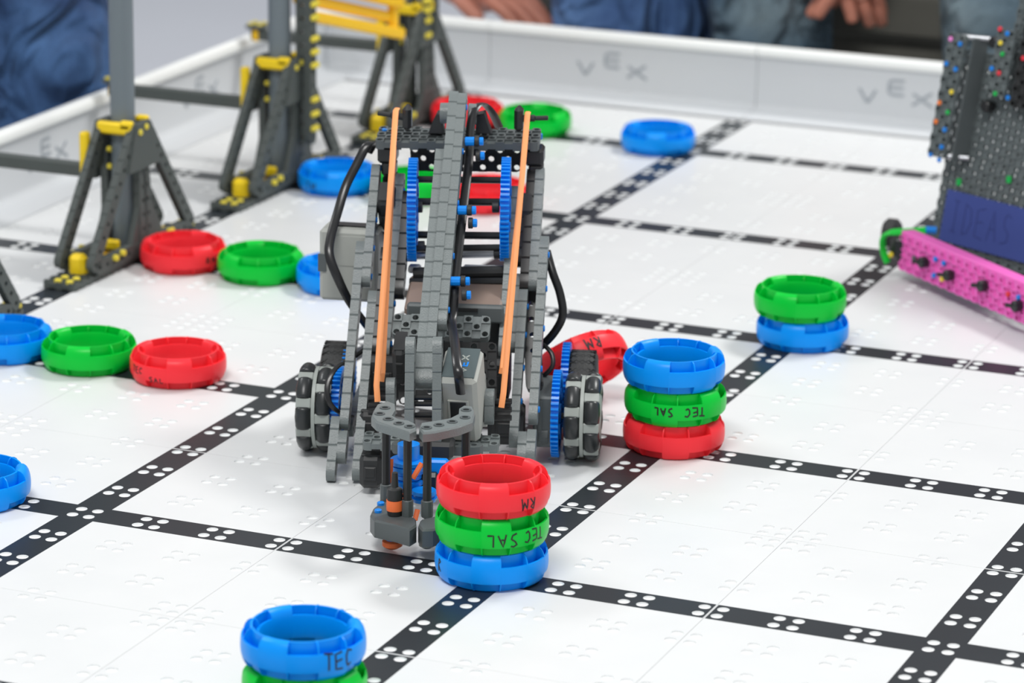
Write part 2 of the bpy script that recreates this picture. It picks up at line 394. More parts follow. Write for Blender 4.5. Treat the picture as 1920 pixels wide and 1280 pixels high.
for X in (-12, 0, 12, 24):
    for Y in range(-36, 49, 12): obj('floor_tile', tm, field, (X, Y, 0.5))
b = MB(); b.box((6.25, 6.75, -.3), (53.3, 101.5, .6)); b.build('base_board', M['tabletop'], field, (0, 0, 0))
b = MB(); b.box((6.25, 6.75, -1.6), (50, 98, 2.0)); b.build('table_frame', M['dgrey'], field)
for x in (-16, 28):
    for y in (-38, 6, 52):
        b = MB(); b.box((0, 0, 0), (1.6, 1.6, 12.9), bev=.1); b.build('leg', M['dgrey'], field, (x, y, GZ+.5+6.45))
# perimeter walls: flange over the tile edge, leaning inner face, rolled rim
def perim(name, x0, y0, x1, y1, inward, cuts, logos):
    w = obj(name, None, field) if False else empty(name, (0, 0, .5)); w.parent = field
    del_ = V((x1-x0, y1-y0, 0)); L = del_.length; d = del_.normalized(); inn = V(inward)
    prof = [(1.55, 0.0), (1.5, .06), (.45, .10), (.12, .16), (0, .36), (-.06, 2.32), (.1, 2.36), (.12, 2.5), (.06, 2.66), (-.06, 2.74), (-.34, 2.74), (-.46, 2.66), (-.48, 2.3), (-.36, 2.3), (-.3, 0), (-.3, -.05), (1.55, -.05)]
    cuts = [0]+cuts+[L]
    for k in range(len(cuts)-1):
        b = MB(); a0 = cuts[k]+.012; a1 = cuts[k+1]-.012; m = len(prof)
        for lo, hi, mi in ((0, m, 0),):
            vs = [V((x0, y0, 0))+d*a+inn*p[0]+V((0, 0, p[1])) for a in (a0, a1) for p in prof]
            fs = [(i, (i+1) % m, m+(i+1) % m, m+i) for i in range(m)]+[tuple(range(m)), tuple(range(m, 2*m))[::-1]]
            b.add(vs, fs, 0)
        for q in range(m):
            if 5 <= q <= 11: b.mi[q] = 1
        b.build('wall_panel', [M['wall'], M['rim']], w, angle=50)
    for s0 in logos:
        b = MB(); flip = 1
        def mp(u, v, t, s0=s0): return V((x0, y0, 0))+d*(s0+u)+inn*(-.006-v*.03+.0+t+.0)+V((0, 0, v))
        st = [[(-1.6, 1.38), (-1.52, 1.32), (-1.25, .9), (-1.16, .9), (-.86, 1.38)], [(.32, 1.85), (-.2, 1.84), (-.32, 1.75), (-.32, 1.35), (-.2, 1.27), (.32, 1.27)], [(-.3, 1.56), (.3, 1.56)], [(.7, 1.38), (1.55, .88)], [(.68, .9), (.98, 1.1)], [(1.12, 1.2), (1.5, 1.46)]]
        stroke_mb(st, .13, mp, b, t=.03)
        b.build('wall_logo', M['logo'], w)
perim('perimeter_wall', -19.6, 56.0, 31.6, 56.0, (0, -1, 0), [7.6, 19.6, 31.6, 43.6], [13.2, 25.6, 37.8])
perim('perimeter_wall', -19.6, -43, -19.6, 56.0, (1, 0, 0), [8, 20, 32, 44, 56, 68.4, 80.7, 93], [74.8, 87.1, 62.5])

perim('perimeter_wall', 32.2, 56.0, 32.2, -43.6, (-1, 0, 0), [12, 24, 36, 48, 60, 72, 84], [])
perim('perimeter_wall', 31.6, -43.6, -19.6, -43.6, (0, 1, 0), [12, 24, 36, 45], [])
# ------------------------------------------------------------------ rings
HR = 0.97
def rad(z, side):
    t = min(1, abs((z-HR/2)/(HR/2))); k = (1-t**2.3)**(1/2.3) if t < 1 else 0
    return 1.215+0.262*k if side > 0 else 1.215-0.205*k
def ring_mesh(name, m, spin=0):
    b = MB(); th = 0.05; na = 5
    def sweep(loop, a0, a1, n):
        k = len(loop); vs = []
        for i in range(n+1):
            a = a0+(a1-a0)*i/n; c, s = math.cos(a), math.sin(a); vs += [(r*c, r*s, z) for r, z in loop]
        fs = [(i*k+j, i*k+(j+1) % k, (i+1)*k+(j+1) % k, (i+1)*k+j) for i in range(n) for j in range(k)]
        fs += [tuple(range(k))[::-1], tuple(n*k+j for j in range(k))]; b.add(vs, fs)
    def band(side, z0, z1):
        zs = [z0+(z1-z0)*(0.5-0.5*math.cos(PI*i/9)) for i in range(10)]
        outp = [(rad(z, side), z) for z in zs]; inp = [(rad(z, side)-side*th if abs(rad(z, side)-1.215) > th else 1.215, min(max(z, th*.6), HR-th*.6)) for z in zs]
        return outp+inp[::-1]
    for s in range(12):
        a0 = s*PI/6+spin; a1 = a0+PI/6
        topc = s % 4 == 0; botc = s % 4 == 2
        z1o, z1i = (HR, HR) if topc else (.705, .77)
        z0o, z0i = (0, 0) if botc else (.26, .195)
        sweep(band(1, z0o, z1o), a0, a1, na); sweep(band(-1, z0i, z1i), a0, a1, na)
        sweep([(1.05, .46), (1.43, .46), (1.43, .51), (1.05, .51)], a0, a1, na)
        sweep([(1.19, .012), (1.24, .012), (1.24, HR-.012), (1.19, HR-.012)], a0, a1, na)     # middle web that both pocket rows back onto
        zs = [HR*(0.5-0.5*math.cos(PI*i/12)) for i in range(13)]
        loop = [(rad(z, 1)-.006, z) for z in zs]+[(rad(z, -1)+.006, z) for z in zs[1:-1]][::-1]
        # ribs stay just below the silhouette
        sweep(loop, a0-.011, a0+.011, 1)
    return b.mesh(name, m, 40)
RM = {c: ring_mesh('ring', M[k]) for c, k in (('red', 'rred'), ('green', 'rgreen'), ('blue', 'rblue'))}
def ring(x, y, z, col, label, rz=0.0, rot=None, group=None, text=None):
    if -10.8 < x < -9.72: x = -9.72
    o = bpy.data.objects.new('game_ring', RM[col]); COL.objects.link(o); o.location = V((x, y, z))*S; o.rotation_euler = rot or (0, 0, rz)
    tag(o, label, 'ring', group or 'plastic game rings on the field')
    for tx in (text or []):
        txt, ang, zc, h, cw, w, flip = tx                    # ang: world angle of the text centre as seen from above
        st, L = strokes(txt, h, cw, cw*.35, h*.06)
        def mp(u, v, t):
            uu = u-L/2; vv = v-h/2
            if flip: uu, vv = -uu, -vv
            z_ = zc+vv; a = ang-(0 if rot else rz)+uu/1.45; r = rad(z_, 1)+t*.5; return V((r*math.cos(a), r*math.sin(a), z_))
        stroke_mb(st, w, mp).build('marker_writing', M['ink'], o)
    return o
VA = R(-67.5)                                           # direction from the field towards the photographer
sx, sy = (11.933,0.122)
ring(sx, sy, 0, 'blue', 'blue ring at the bottom of the three-ring stack beside the robot claw', rz=VA+R(100), text=[('R', VA-R(64), .5, .34, .16, .035, False)])
ring(sx, sy, HR, 'green', 'green ring with upside-down SAL writing, middle of the stack beside the robot claw', rz=VA-R(10), text=[('SAL', VA+R(11), .46, .34, .22, .042, True), ('TEC', VA+R(48), .5, .32, .17, .04, True)])
ring(sx+.03, sy, 2*HR, 'red', 'red ring on top of the stack beside the robot claw', rz=VA-R(14), text=[('RM', VA+R(38), .42, .3, .17, .038, True)])
sx, sy = (12.476,12.28)
ring(sx, sy, 0, 'red', 'red ring at the bottom of the three-ring stack to the right of the robot wheel', rz=VA+R(45))
ring(sx+.02, sy, HR, 'green', 'green ring reading TEC SAL upside down, middle of the stack right of the robot', rz=VA+R(30), text=[('TEC', VA+R(20), .5, .26, .16, .045, True), ('SAL', VA-R(16), .5, .24, .15, .045, True)])
ring(sx-.05, sy, 2*HR, 'blue', 'blue ring on top of the three-ring stack right of the robot', rz=VA-R(38))
sx, sy = (12.502,24.098)
ring(sx, sy, 0, 'blue', 'blue ring under a green ring in the two-ring stack near the other robot', rz=VA-R(32))
ring(sx-.1, sy-.05, HR, 'green', 'green ring on top of the two-ring stack near the other robot', rz=VA-R(40))
sx, sy = (11.266,-9.561)
ring(sx+.03, sy, 0, 'green', 'green ring cut by the bottom edge, under the nearest blue ring', rz=VA+R(40))
ring(sx, sy, HR, 'blue', 'nearest blue ring marked with handwriting, on a green ring in the foreground', rz=VA-R(42), text=[('TEC', VA+R(38), .5, .42, .2, .045, False)])
sx, sy = (-3.665,12.239)
ring(sx, sy, 0, 'red', 'red ring with handwriting at the right end of the nearest left row', rz=VA-R(8), text=[('SAL', VA-R(22), .32, .15, .13, .03, False), ('TEC', VA-R(52), .52, .2, .13, .03, False)])
ring(sx-3.1, sy-.02, 0, 'green', 'green ring between the blue and red rings of the nearest left row', rz=VA-R(22))
ring(sx-6.2, sy-.05, 0, 'blue', 'blue ring cut by the left edge at the end of the nearest left row', rz=VA-R(50))
sx, sy = (-9.85,23.965)
ring(sx, sy, 0, 'red', 'red ring touching the nearest grey tower base', rz=VA+R(20), text=[('RM', VA+R(45), .5, .2, .16, .04, False)])
ring(sx+3.16, sy-.1, 0, 'green', 'green ring beside the red ring at the nearest tower base', rz=VA+R(60))
ring(sx+6.18, sy-.2, 0, 'blue', 'blue ring half hidden behind the grey box on the left of the main robot', rz=VA)
sx, sy = (-9.874,36.206)
ring(sx, sy, 0, 'blue', 'blue ring at the foot of the second tower, behind the black cable loop', rz=VA-R(12), text=[('TM', VA-R(40), .4, .26, .2, .04, False)])
ring(sx+3.25, sy, 0, 'green', 'green ring seen through the frame of the main robot', rz=VA+R(10))
ring(sx+6.25, sy, 0, 'red', 'red ring seen through the right half of the main robot frame', rz=VA+R(30))
sx, sy = (-6.945,48.36)
ring(sx-3.03, sy+.05, 0, 'red', 'red ring in the back row, partly behind the top of the robot arm', rz=VA)
sx, sy = (-6.945,48.36)
ring(sx+.2, sy, 0, 'green', 'green ring in the back row behind the top right corner of the robot', rz=VA+R(35))
sx, sy = (-1.198,47.632)
ring(sx, sy, 0, 'blue', 'lone blue ring in the far back row near the back wall', rz=VA-R(20))
sx, sy = (-3.206,-0.301)
ring(sx, sy, 0, 'blue', 'blue ring cut by the left edge on the lower left line crossing', rz=VA-R(45))
# the ring leaning on edge behind the robot's right wheels

# ------------------------------------------------------------------ towers
def tower(X, Y, label, plate_up=False, pole=True, rail=True, top=8.0):
    t = empty('goal_tower', (X, Y, 0), label=label, cat='tower', group='grey A-frame towers along the left line')
    g = 'tower'
    plate(t, (0, -4.6, .14), (0, 4.6, .14), (0, 0, 1), 3, g, name='base_plate', t=.26)
    for x in (-.62, .62):
        beam(t, (x, -3.3, .5), (x, 3.2, .5), (1, 0, 0), g, name='base_rail')
        beam(t, (x, -3.5, .45), (x, -.35, 4.72), (1, 0, 0), g, name='leg')
        beam(t, (x, 3.6, .45), (x, .4, 4.72), (1, 0, 0), g, name='leg')
        beam(t, (x*1.02, -.02, .4), (x*1.02, -.02, 4.85), (1, 0, 0), g, name='upright')
        beam(t, (x*1.02, .45, .4), (x*1.02, .2, 3.4), (1, 0, 0), g, name='upright')
        b = MB(); b.prism([(-.95, .4), (1.45, .4), (1.3, 1.0), (.55, 2.1), (-.2, 2.1)], -.1, .1, mtx=Matrix(((0, 0, 1), (1, 0, 0), (0, 1, 0))))
        b.build('gusset', M[g], t, (x*1.0, 0, 0))
        b = MB(); b.prism([(-1.1, 3.3), (1.1, 3.3), (.45, 4.9), (-.45, 4.9)], -.09, .09, mtx=Matrix(((0, 0, 1), (1, 0, 0), (0, 1, 0))))
        b.build('gusset', M[g], t, (x*1.2, 0, 0))
        sgn = 1 if x > 0 else -1
        for (y, z) in ((-.3, 4.6), (.12, 4.72), (-2.1, .62), (-1.6, .68), (1.3, .62), (1.75, .66)):
            b = MB(); b.cyl((x+sgn*.1, y, z), (x+sgn*.27, y, z), .11, 12, bev=.02); b.build('pin', M['yellowpin'], t)
    for y in (-.55, .55):
        b = MB(); b.box((0, y, 4.72), (1.35, .3, .42), bev=.08); b.box((.45, y, 4.85), (.45, .3, .3), bev=.06); b.build('cross_block', M['yellow'], t)
    b = MB(); b.box((-.1, -1.0, .75), (.8, .3, .32), bev=.05); b.build('cross_block', M['yellow'], t)
    b = MB(); b.box((-.05, -3.15, .52), (.6, .5, .8), bev=.14); b.build('corner_connector', M['yellow'], t)
    b = MB(); b.box((.55, 2.0, .55), (.5, .35, .35), bev=.06); b.build('corner_connector', M['yellow'], t)
    b = MB(); b.box((-.93, -1.0, 3.8), (.3, .34, 1.6), bev=.06); b.build('cross_block', M['yellow'], t)
    b = MB(); b.box((-.3, -.9, .34), (.5, .4, .2), bev=.04); b.build('cross_block', M['amber'], t)
    for i in (-4.4, -3.95):
        for j in (-.22, .22):
            for s in (1, -1):
                b = MB(); b.cyl((j+(.1 if s > 0 else 0), i*s, .2), (j+(.1 if s > 0 else 0), i*s, .33), .13, 12, bev=.02); b.build('pin', M['yellowpin'], t)
    for z in (3.9, 3.3):
        b = MB(); b.cyl((-.45, -.3, z), (-.3, -.3, z), .1, 12, bev=.02); b.build('pin', M['yellowpin'], t)
    if pole:
        b = MB(); b.cyl((0, 0, .3), (0, 0, top+6), .42, 28); b.build('pole', M['pvc'], t, (0, 0, 0))
    if rail:
        b = MB(); b.box((-4.1, 0, 3.0), (6.3, .42, .46), bev=.05); b.build('wall_rail', M['tower'], t)
        b = MB(); b.box((-7.0, 0, 2.98), (.35, .5, .5), bev=.08); b.build('rail_clip', M['amber'] if Y > 30 else M['black'], t)
        b = MB(); b.box((-7.0, 0, 3.33), (.8, .75, .16), bev=.05); b.build('rail_cap', M['tower'], t)
        for (i, j) in ((-.2, -.2), (.2, -.2), (-.2, .2), (.2, .2)):
            if Y > 30: b = MB(); b.cyl((-7+i, j, 3.4), (-7+i, j, 3.48), .12, 12); b.build('pin', M['yellowpin'], t)
    if plate_up:
        beam(t, (.8, .35, 1.6), (.8, .35, 11), (0, -1, 0), 'tower', name='mast')
        beam(t, (1.1, .35, 1.6), (1.1, .35, 11), (1, 0, 0), 'tower', name='mast')
        for z in (2.2, 2.75, 3.3, 4.6, 5.1, 5.6, 6.4, 6.9):
            for y in (.22, .5):
                b = MB(); b.cyl((1.2, y, z), (1.36, y, z+.04), .115, 12, bev=.02); b.build('pin', M['yellowpin'], t)
    return t
tower(-12, 12, 'grey tower mostly out of frame at the left edge, behind the nearest blue ring')
tower(-12, 24, 'nearest full grey tower with a thick grey pole, left of a red ring')
tower(-12, 36, 'second grey tower with a pole and a tall pin-studded mast', plate_up=True)
t3 = tower(-12, 48, 'farthest grey tower with yellow pins, behind the back-row red ring', plate_up=False, pole=False)
for x in (-.5, .1, .62): beam(t3, (x, -.3, .4), (x, -.3, 7.5), (1, 0, 0), 'tower', name='mast')
beam(t3, (.75, .25, 3.6), (.75, .25, 7.5), (0, -1, 0), 'tower', name='mast')
for z in (3.7, 4.3, 4.75, 5.1):
    for y in (-.5, -.2):
        b = MB(); b.cyl((.7, y, z), (.92, y, z), .12, 12, bev=.02); b.build('pin', M['yellowpin'], t3)
b = MB(); b.box((.6, .3, 4.85), (.6, .6, .4), bev=.08); b.build('corner_connector', M['yellow'], t3)
tray = empty('yellow_rail_frame', (-11.3, 36.6, 6.3), label='yellow sloping rails running between the second and the farthest tower', cat='rail')
for dz, dx in ((0.0, .35), (.62, .05), (1.25, .3)):
    a = V((dx-.35, .1, dz+.1)); c = V((dx-.35, 8.75, dz-2.15)); b = MB()
    b.box((a+c)/2, ((c-a).length, .4, .42), rot=frame((0, 0, 0), c-a, (0, 0, 1)).to_3x3(), bev=.06); b.build('rail', M['amber'], tray)
for k in (0.08, .95):
    c = V((-.15, .1+8.65*k, .75-2.25*k)); b = MB(); b.box(c, (.3, .5, 1.5), bev=.06); b.build('end_block', M['amber'], tray)

# ------------------------------------------------------------------ the robot
rob = empty('competition_robot', (7.35, 7.8, 0), rz=R(18.5), label='grey plastic competition robot with orange rubber bands and a front claw', cat='robot')
# leaning side columns, lateral positions a quarter inch apart
cols = [(-2.65, (-2.65,2.442,4.53), (-2.65,5.274,7.639)), (-2.90, (-2.9,-0.697,1.242), (-2.9,3.397,5.556)), (-3.15, (-3.15,-1.842,0.081), (-3.15,-0.272,1.666)),
        (-2.90, (-2.9,-1.452,0.48), (-2.9,-0.744,1.194)), (-2.42, (-2.42,-1.83,0.121), (-2.42,2.347,4.437)), (-1.92, (-1.92,0.86,2.882), (-1.92,4.837,7.173)),
        (2.15, (2.15,2.359,4.602), (2.15,5.156,7.653)), (2.40, (2.4,-0.591,1.544), (2.4,3.433,5.765)), (2.15, (2.15,-1.476,0.645), (2.15,-0.65,1.475)),
        (2.40, (2.4,-1.429,0.702), (2.4,-0.65,1.484)), (1.90, (1.9,-1.098,1.014), (1.9,2.241,4.468)), (1.42, (1.42,0.908,3.048), (1.42,4.719,7.145)), (1.65, (1.65,1.002,3.154), (1.65,2.654,4.901))]
for r, a, c in cols: beam(rob, a, c)
for r, a, c in ((-2.17, (-2.17,0.908,2.922), (-2.17,3.244,5.412)), (-1.67, (-1.67,2.182,4.285), (-1.67,4.542,6.853)), (1.9, (1.9,2.324,4.556), (1.9,4.896,7.357)), (1.67, (1.67,2.89,5.155), (1.67,4.306,6.697))):
    beam(rob, a, c, m='black')
cd = (V(cols[1][2])-V(cols[1][1])).normalized(); cn = V((1, 0, 0)).cross(cd); cn = cn if cn.y < 0 else -cn
beam(rob, (2.352,0.9,2.024), (2.018,3.2,4.606), cn, 'black', name='perforated_strip')
beam(rob, (-2.227,4.4,5.591), (-2.253,5.6,7.19), cn, 'black', name='perforated_strip')
# central arm
beam(rob, (-0.57,-3.15,3.264), (-0.57,3.042,8.63), name='arm_beam'); beam(rob, (-0.32,-3.15,3.273), (-0.32,4.414,9.911), name='arm_beam'); beam(rob, (-0.07,-1.657,4.516), (-0.07,4.414,9.918), name='arm_beam')
ra = -0.786; rb = -0.029
beam(rob, (-0.717,-4,1.854), (-0.815,-2.9,4.846), name='arm_link'); beam(rob, (0.038,-4,1.882), (-0.073,-2.9,4.872), name='arm_link')
def shaft(a, c, r=.1, m='black', name='shaft', n=10, label=None):
    b = MB(); b.cyl(a, c, r, n, bev=.015)
    return b.build(name, M[m], rob, label=label)
for v in (745, 757, 778): shaft((-0.687,-3.5,3.109)[0:1]+((-0.687,-3.5,3.109)[1], (-0.687,-3.5,3.109)[2]-(v-745)/66), (-0.091,-3.5,3.13)[0:1]+((-0.091,-3.5,3.13)[1], (-0.091,-3.5,3.13)[2]-(v-745)/66), .07)
# top platform
plate(rob, (-2.635,5.2,8.295), (2.353,5.2,8.381), (0, -.13, 1), 3, 'dgrey', name='top_plate', t=.27)
plate(rob, (-1.704,5.6,7.624), (1.666,5.6,7.694), (0, -1, .1), 2, 'mblack', name='back_plate', t=.2)
for u, v in ((728, 285), (1003, 292)):
    b = MB(); b.box((0, 0, 0), (.55, .9, .5), bev=.08); b.box((.05, -.1, -.42), (.42, .6, .4), bev=.06); b.build('corner_connector', M['black'], rob, ((-2.321,5.2,7.874) if u < 800 else (1.971,5.2,7.924)))
for side, p, q in ((0, (-1.742,5,8.97), (-2.614,5,9.072)), (1, (1.504,5,9.034), (2.355,5,9.075))):
    b = MB(); b.box((0, 0, 0), (.26, .5, .72), bev=.1); b.build('post_bracket', M['black'], rob, p)
    pm = V(p)*.45+V(q)*.55; shaft(p, pm, .1, 'mblack', name='band_pin'); shaft(pm, q, .07, 'mblack', name='band_pin')
for u, nm in (((-0.888,5.2,8.761), -1), ((0.467,5,8.846), 1)):
    b = MB(); b.prism([(-.22*nm*0-.25, -.25), (.2, -.25), (.2, .3), (.0, .36), (-.12, .1)] if nm < 0 else [(-.2, -.25), (.25, -.25), (.12, .1), (.05, .36), (-.2, .3)], -.25, .25, mtx=Matrix(((1, 0, 0), (0, 0, -1), (0, 1, 0))), bev=.03); b.build('wedge_bracket', M['black'], rob, u)
for p, q in (((-0.751,4.7,9.192), (-0.456,4.7,9.201)), ((0.055,4.7,9.2), (0.302,4.7,9.192))): shaft(p, q, .3, 'grey', name='spacer', n=18)
# blue gears inside the tower
def gear_mesh(rad_, nt_, th, m, hubr=.3):
    key = ('g', rad_, nt_, th)
    if key in _gp: return _gp[key]
    b = MB(); pts = []
    for k in range(nt_):
        a = 2*PI*k/nt_; s = 2*PI/nt_
        for f_, r_ in ((-.28, rad_-.11), (-.16, rad_), (.16, rad_), (.28, rad_-.11)): pts.append((a+f_*s, r_))
    n = len(pts); ri = rad_-.28
    vs = []
    for x in (-th/2, th/2):
        for a, r_ in pts: vs.append((x, r_*math.cos(a), r_*math.sin(a)))
        for a, r_ in pts: vs.append((x, ri*math.cos(a), ri*math.sin(a)))
    fs = []
    for k in range(n):
        k2 = (k+1) % n; fs += [(k, k2, 2*n+k2, 2*n+k), (k2, k, n+k, n+k2), (2*n+k, 2*n+k2, 3*n+k2, 3*n+k), (n+k, n+k2, 3*n+k2, 3*n+k)]
    b.add(vs, fs)
    b.lathe((-th*.25, 0, 0), (1, 0, 0), [(0, ri+.02), (th*.5, ri+.02)], 40)
    b.lathe((-th*.6, 0, 0), (1, 0, 0), [(0, hubr), (th*1.2, hubr)], 16)
    for k in range(6):
        a = k*PI/3; b.box((0, math.cos(a)*ri*.55, math.sin(a)*ri*.55), (th*.9, ri*.9, .1), rot=Matrix.Rotation(a, 3, 'X'))
        b.lathe((-th*.6, math.cos(a+.5)*ri*.62, math.sin(a+.5)*ri*.62), (1, 0, 0), [(0, .15), (th*1.2, .15)], 10)
    _gp[key] = b.mesh('gear', m, 25); return _gp[key]
def gear(p, rad_, nt_, th=.25, rx=0.0, name='gear', ry=0.0):
    o = obj(name, gear_mesh(rad_, nt_, th, M['blue']), rob, p, (rx, 0, ry)); return o
gear((-1.431,3.6,6.568), 1.5, 60, .26, name='large_gear', ry=R(4)); gear((1.253,3.6,6.668), 1.5, 60, .26, name='large_gear', ry=R(3))
for (a, c, r_, m) in (((-1.527,4.2,7.322), (1.229,4.2,7.376), .1, 'black'), ((-1.494,3.9,6.73), (1.259,3.9,6.8), .11, 'black'), ((-1.412,3.6,5.822), (1.293,3.6,5.877), .11, 'black'),
                   ((-1.369,3.2,5.514), (1.327,3.2,5.633), .1, 'black'), ((-1.321,3.5,5.23), (1.029,3.5,5.37), .12, 'metal'), ((-1.346,3,4.836), (1.273,3,4.97), .17, 'mblack'), ((-1.432,2.8,4.616), (1.292,2.8,4.723), .13, 'black')): shaft(a, c, r_, m, name='cross_shaft')
for p, q, m in (((-1.339,3.6,6.65), (-1.153,3.6,6.656), 'mblack'), ((-1.241,3.3,5.555), (-1.055,3.3,5.561), 'mblack'), ((0.859,3.7,6.694), (1.06,3.7,6.701), 'mblack'), ((0.952,3.3,5.436), (1.137,3.3,5.442), 'mblack')): shaft(p, q, .17, m, name='shaft_collar', n=12)
b = MB(); L0 = (0.07,3.2,4.972); L1 = (1.226,3.2,5.058)
b.box(((L0[0]+L1[0])/2, L0[1], L0[2]), (L1[0]-L0[0], .5, .14), bev=.05); b.box((L0[0]-.5-.9, L0[1], L0[2]-.05), (.35, .4, .2), bev=.05); b.build('tray_edge', M['wall'], rob)
# controller behind the arm; the lid's brown is a reflection put into its colour
a = V((-1.43,2.2,4.352)); c = V((1.326,2.2,4.444)); mid = (a+c)/2
b = MB(); b.box((0, 0, 0), ((c-a).length, 1.9, .28), rot=Matrix.Rotation(R(14), 3, 'X'), bev=.06); b.build('controller_lid', M['brown'], rob, mid)
b = MB(); b.box((0, 0, 0), ((c-a).length, 1.6, 1.5), bev=.1); b.build('controller_box', M['dgrey'], rob, mid+V((0, .3, -.95)))
b = MB(); b.box((0, 0, 0), ((c-a).length, .3, .5), bev=.06); b.box((0.35, -.18, .14), (.6, .05, .1), mi=1); b.build('controller_front', [M['dgrey'], M['black']], rob, V((0.033,1.3,4.178)))
pl_a = (-1.671,0.6,3.91); pl_b = (1.366,0.6,3.92)
plate(rob, pl_a, pl_b, (0, -.62, .78), 2, 'grey', name='angled_plate', t=.25)
plate(rob, (-1.404,-0.3,2.805), (1.478,-0.3,2.907), (0, -.9, .3), 4, 'mblack', name='inner_plate', t=.2)
# light grey box hung on the left of the tower
pa = (-3.279,4.3,4.762)
b = MB(); b.box((0, 0, 0), (1.75, .95, 2.15), bev=.1); b.box((-.78, -.48, .06), (.24, .06, .52), mi=1); b.box((0.1, .1, 1.09), (1.3, .4, .06), mi=2)
b.box((.1, -.48, .45), (1.2, .03, .9), bev=.01); b.build('battery_box', [M['motor'], M['dgrey'], M['black']], rob, pa, (0, 0, R(-6)), label='light grey battery box')
# motors
def motor(p, d, name='motor', rot=None, dark=False, logo=False):
    b = MB(); m0 = M['mblack'] if dark else M['motor']
    b.box((0, 0, 0), d, bev=.12); b.box((0, .02, d[2]/2), (d[0]*.86, d[1]*.86, .05), mi=1, bev=.02)
    b.box((0, -d[1]/2-.01, -d[2]*.02), (d[0]*.56, .06, d[2]*.42), mi=0, bev=.02); b.box((0, -d[1]/2-.03, d[2]*.02), (d[0]*.42, .06, d[2]*.3), mi=2, bev=.01)
    o = b.build(name, [m0, M['motordark'] if not dark else M['mblack'], M['black']], rob, p, rot)
    return o
mo = motor((0.601,-2.6,2.955), (1.05, 1.5, 2.2), rot=(R(22), 0, R(-4)))
b = MB()
def mpm(u, v, t): return V((.2-v, -.42+u, 1.125+t))
for k, (ch, x) in enumerate((('V', .0), ('E', .27), ('X', .54))):
    bb = MB(); st = [[(p[0]*.2+x, p[1]*.2) for p in s_] for s_ in GL[ch]]; stroke_mb(st, .045, mpm, bb, t=.01, sub=2); bb.build('motor_logo', M['blue'] if ch == 'E' else M['hub'], mo)
motor((-1.96,1.2,2.336), (1.0, 1.4, 1.3), dark=True); motor((1.063,1.2,2.363), (1.1, 1.4, 1.3), dark=True)
motor((-1.335,-0.4,3.274), (.4, 1.0, 1.2), rot=(R(20), 0, 0), dark=True)
motor((-1.926,-2.3,0.67), (.62, 1.0, .95), dark=True); motor((-2.251,4.6,6.181), (.5, .8, 2.0), rot=(R(38), 0, 0), dark=True); motor((1.761,4.6,5.988), (.5, .8, 2.0), rot=(R(38), 0, 0), dark=True)
motor((-2.227,-0.2,1.33), (.5, 1.2, .9), dark=True); motor((1.595,0.4,1.249), (1.0, 1.2, 1.0), dark=True)
b = MB(); b.box((0, 0, 0), (.62, 2.2, 1.5), bev=.06); b.box((-.1, -1.12, 0), (.1, .06, 1.3)); b.build('gearbox', M['dgrey'], rob, (2.649,1.4,1.324))
beam(rob, (-1.443,-2,2.158), (-1.49,-1.6,3.145), name='pillow_beam'); beam(rob, (1.297,-2.2,1.996), (1.282,-1.8,3.165), name='pillow_beam'); beam(rob, (1.073,-1.6,1.736), (0.982,-1.4,3.219), m='motor', name='pillow_beam')
for v in (0, 1, 2):
    shaft(((-2.116,-1.7,2.504)[0], (-2.116,-1.7,2.504)[1], (-2.116,-1.7,2.504)[2]-v*.22), ((-1.551,-1.7,2.525)[0], (-1.551,-1.7,2.525)[1], (-1.551,-1.7,2.525)[2]-v*.22), .07, name='cross_shaft')
    shaft(((1.369,-1.7,2.521)[0], (1.369,-1.7,2.521)[1], (1.369,-1.7,2.521)[2]-v*.24), ((1.887,-1.7,2.54)[0], (1.887,-1.7,2.54)[1], (1.887,-1.7,2.54)[2]-v*.24), .08, name='cross_shaft')
# front cross plate and chassis
plate(rob, (-2.141,-2.5,1.502), (1.871,-2.5,1.558), (0, -.12, 1), 2, 'grey', name='front_plate', t=.25)
b = MB(); a = V((-2.245,-1.6,0.553)); c = V((-0.481,-1.6,0.619)); b.box((a+c)/2, ((c-a).length, .25, .9), bev=.04); b.build('front_bumper', M['mblack'], rob)
beam(rob, (-2.9, .2, .9), (-2.9, 6.2, .9), (1, 0, 0), 'dgrey', name='chassis_beam'); beam(rob, (2.65, .2, .9), (2.65, 4.2, .9), (1, 0, 0), 'dgrey', name='chassis_beam')
plate(rob, (-2.9, 4.6, 1.0), (1.6, 4.6, 1.0), (0, 0, 1), 3, 'dgrey', name='rear_plate')
# omni wheels: hub, two rows of rollers
def omni(p, side):
    e = empty('omni_wheel', p); e.parent = rob; n = 8
    b = MB(); b.lathe((-.5, 0, 0), (1, 0, 0), [(0, .62), (.1, .78), (.1, .82), (.9, .82), (.9, .78), (1.0, .62)], 28)
    b.lathe((-.05, 0, 0), (1, 0, 0), [(0, 1.17), (.1, 1.17)], 40)
    for row in (-1, 1):
        for k in range(n):
            r2 = Matrix.Rotation(2*PI*(k+(0 if row < 0 else .5)+.5)/n, 3, 'X'); b.box(r2 @ V((row*.27, 0, .98)), (.44, .3, .4), rot=r2, bev=.03)
    b.build('hub', M['hub'], e)
    for row in (-1, 1):
        for k in range(n):
            rot = Matrix.Rotation(2*PI*(k+(0 if row < 0 else .5))/n, 3, 'X'); key = ('roller',)
            if key not in _gp:
                bb = MB(); bb.lathe((0, -.335, 0), (0, 1, 0), [(0, .15), (.02, .2), (.08, .225), (.335, .245), (.59, .225), (.65, .2), (.67, .15)], 18); _gp[key] = bb.mesh('roller', M['roller'], 50)
            o = obj('roller', _gp[key], e); m = rot.to_4x4(); m.translation = (rot @ V((row*.28, 0, 1.03)))*S; o.matrix_local = m
    return e
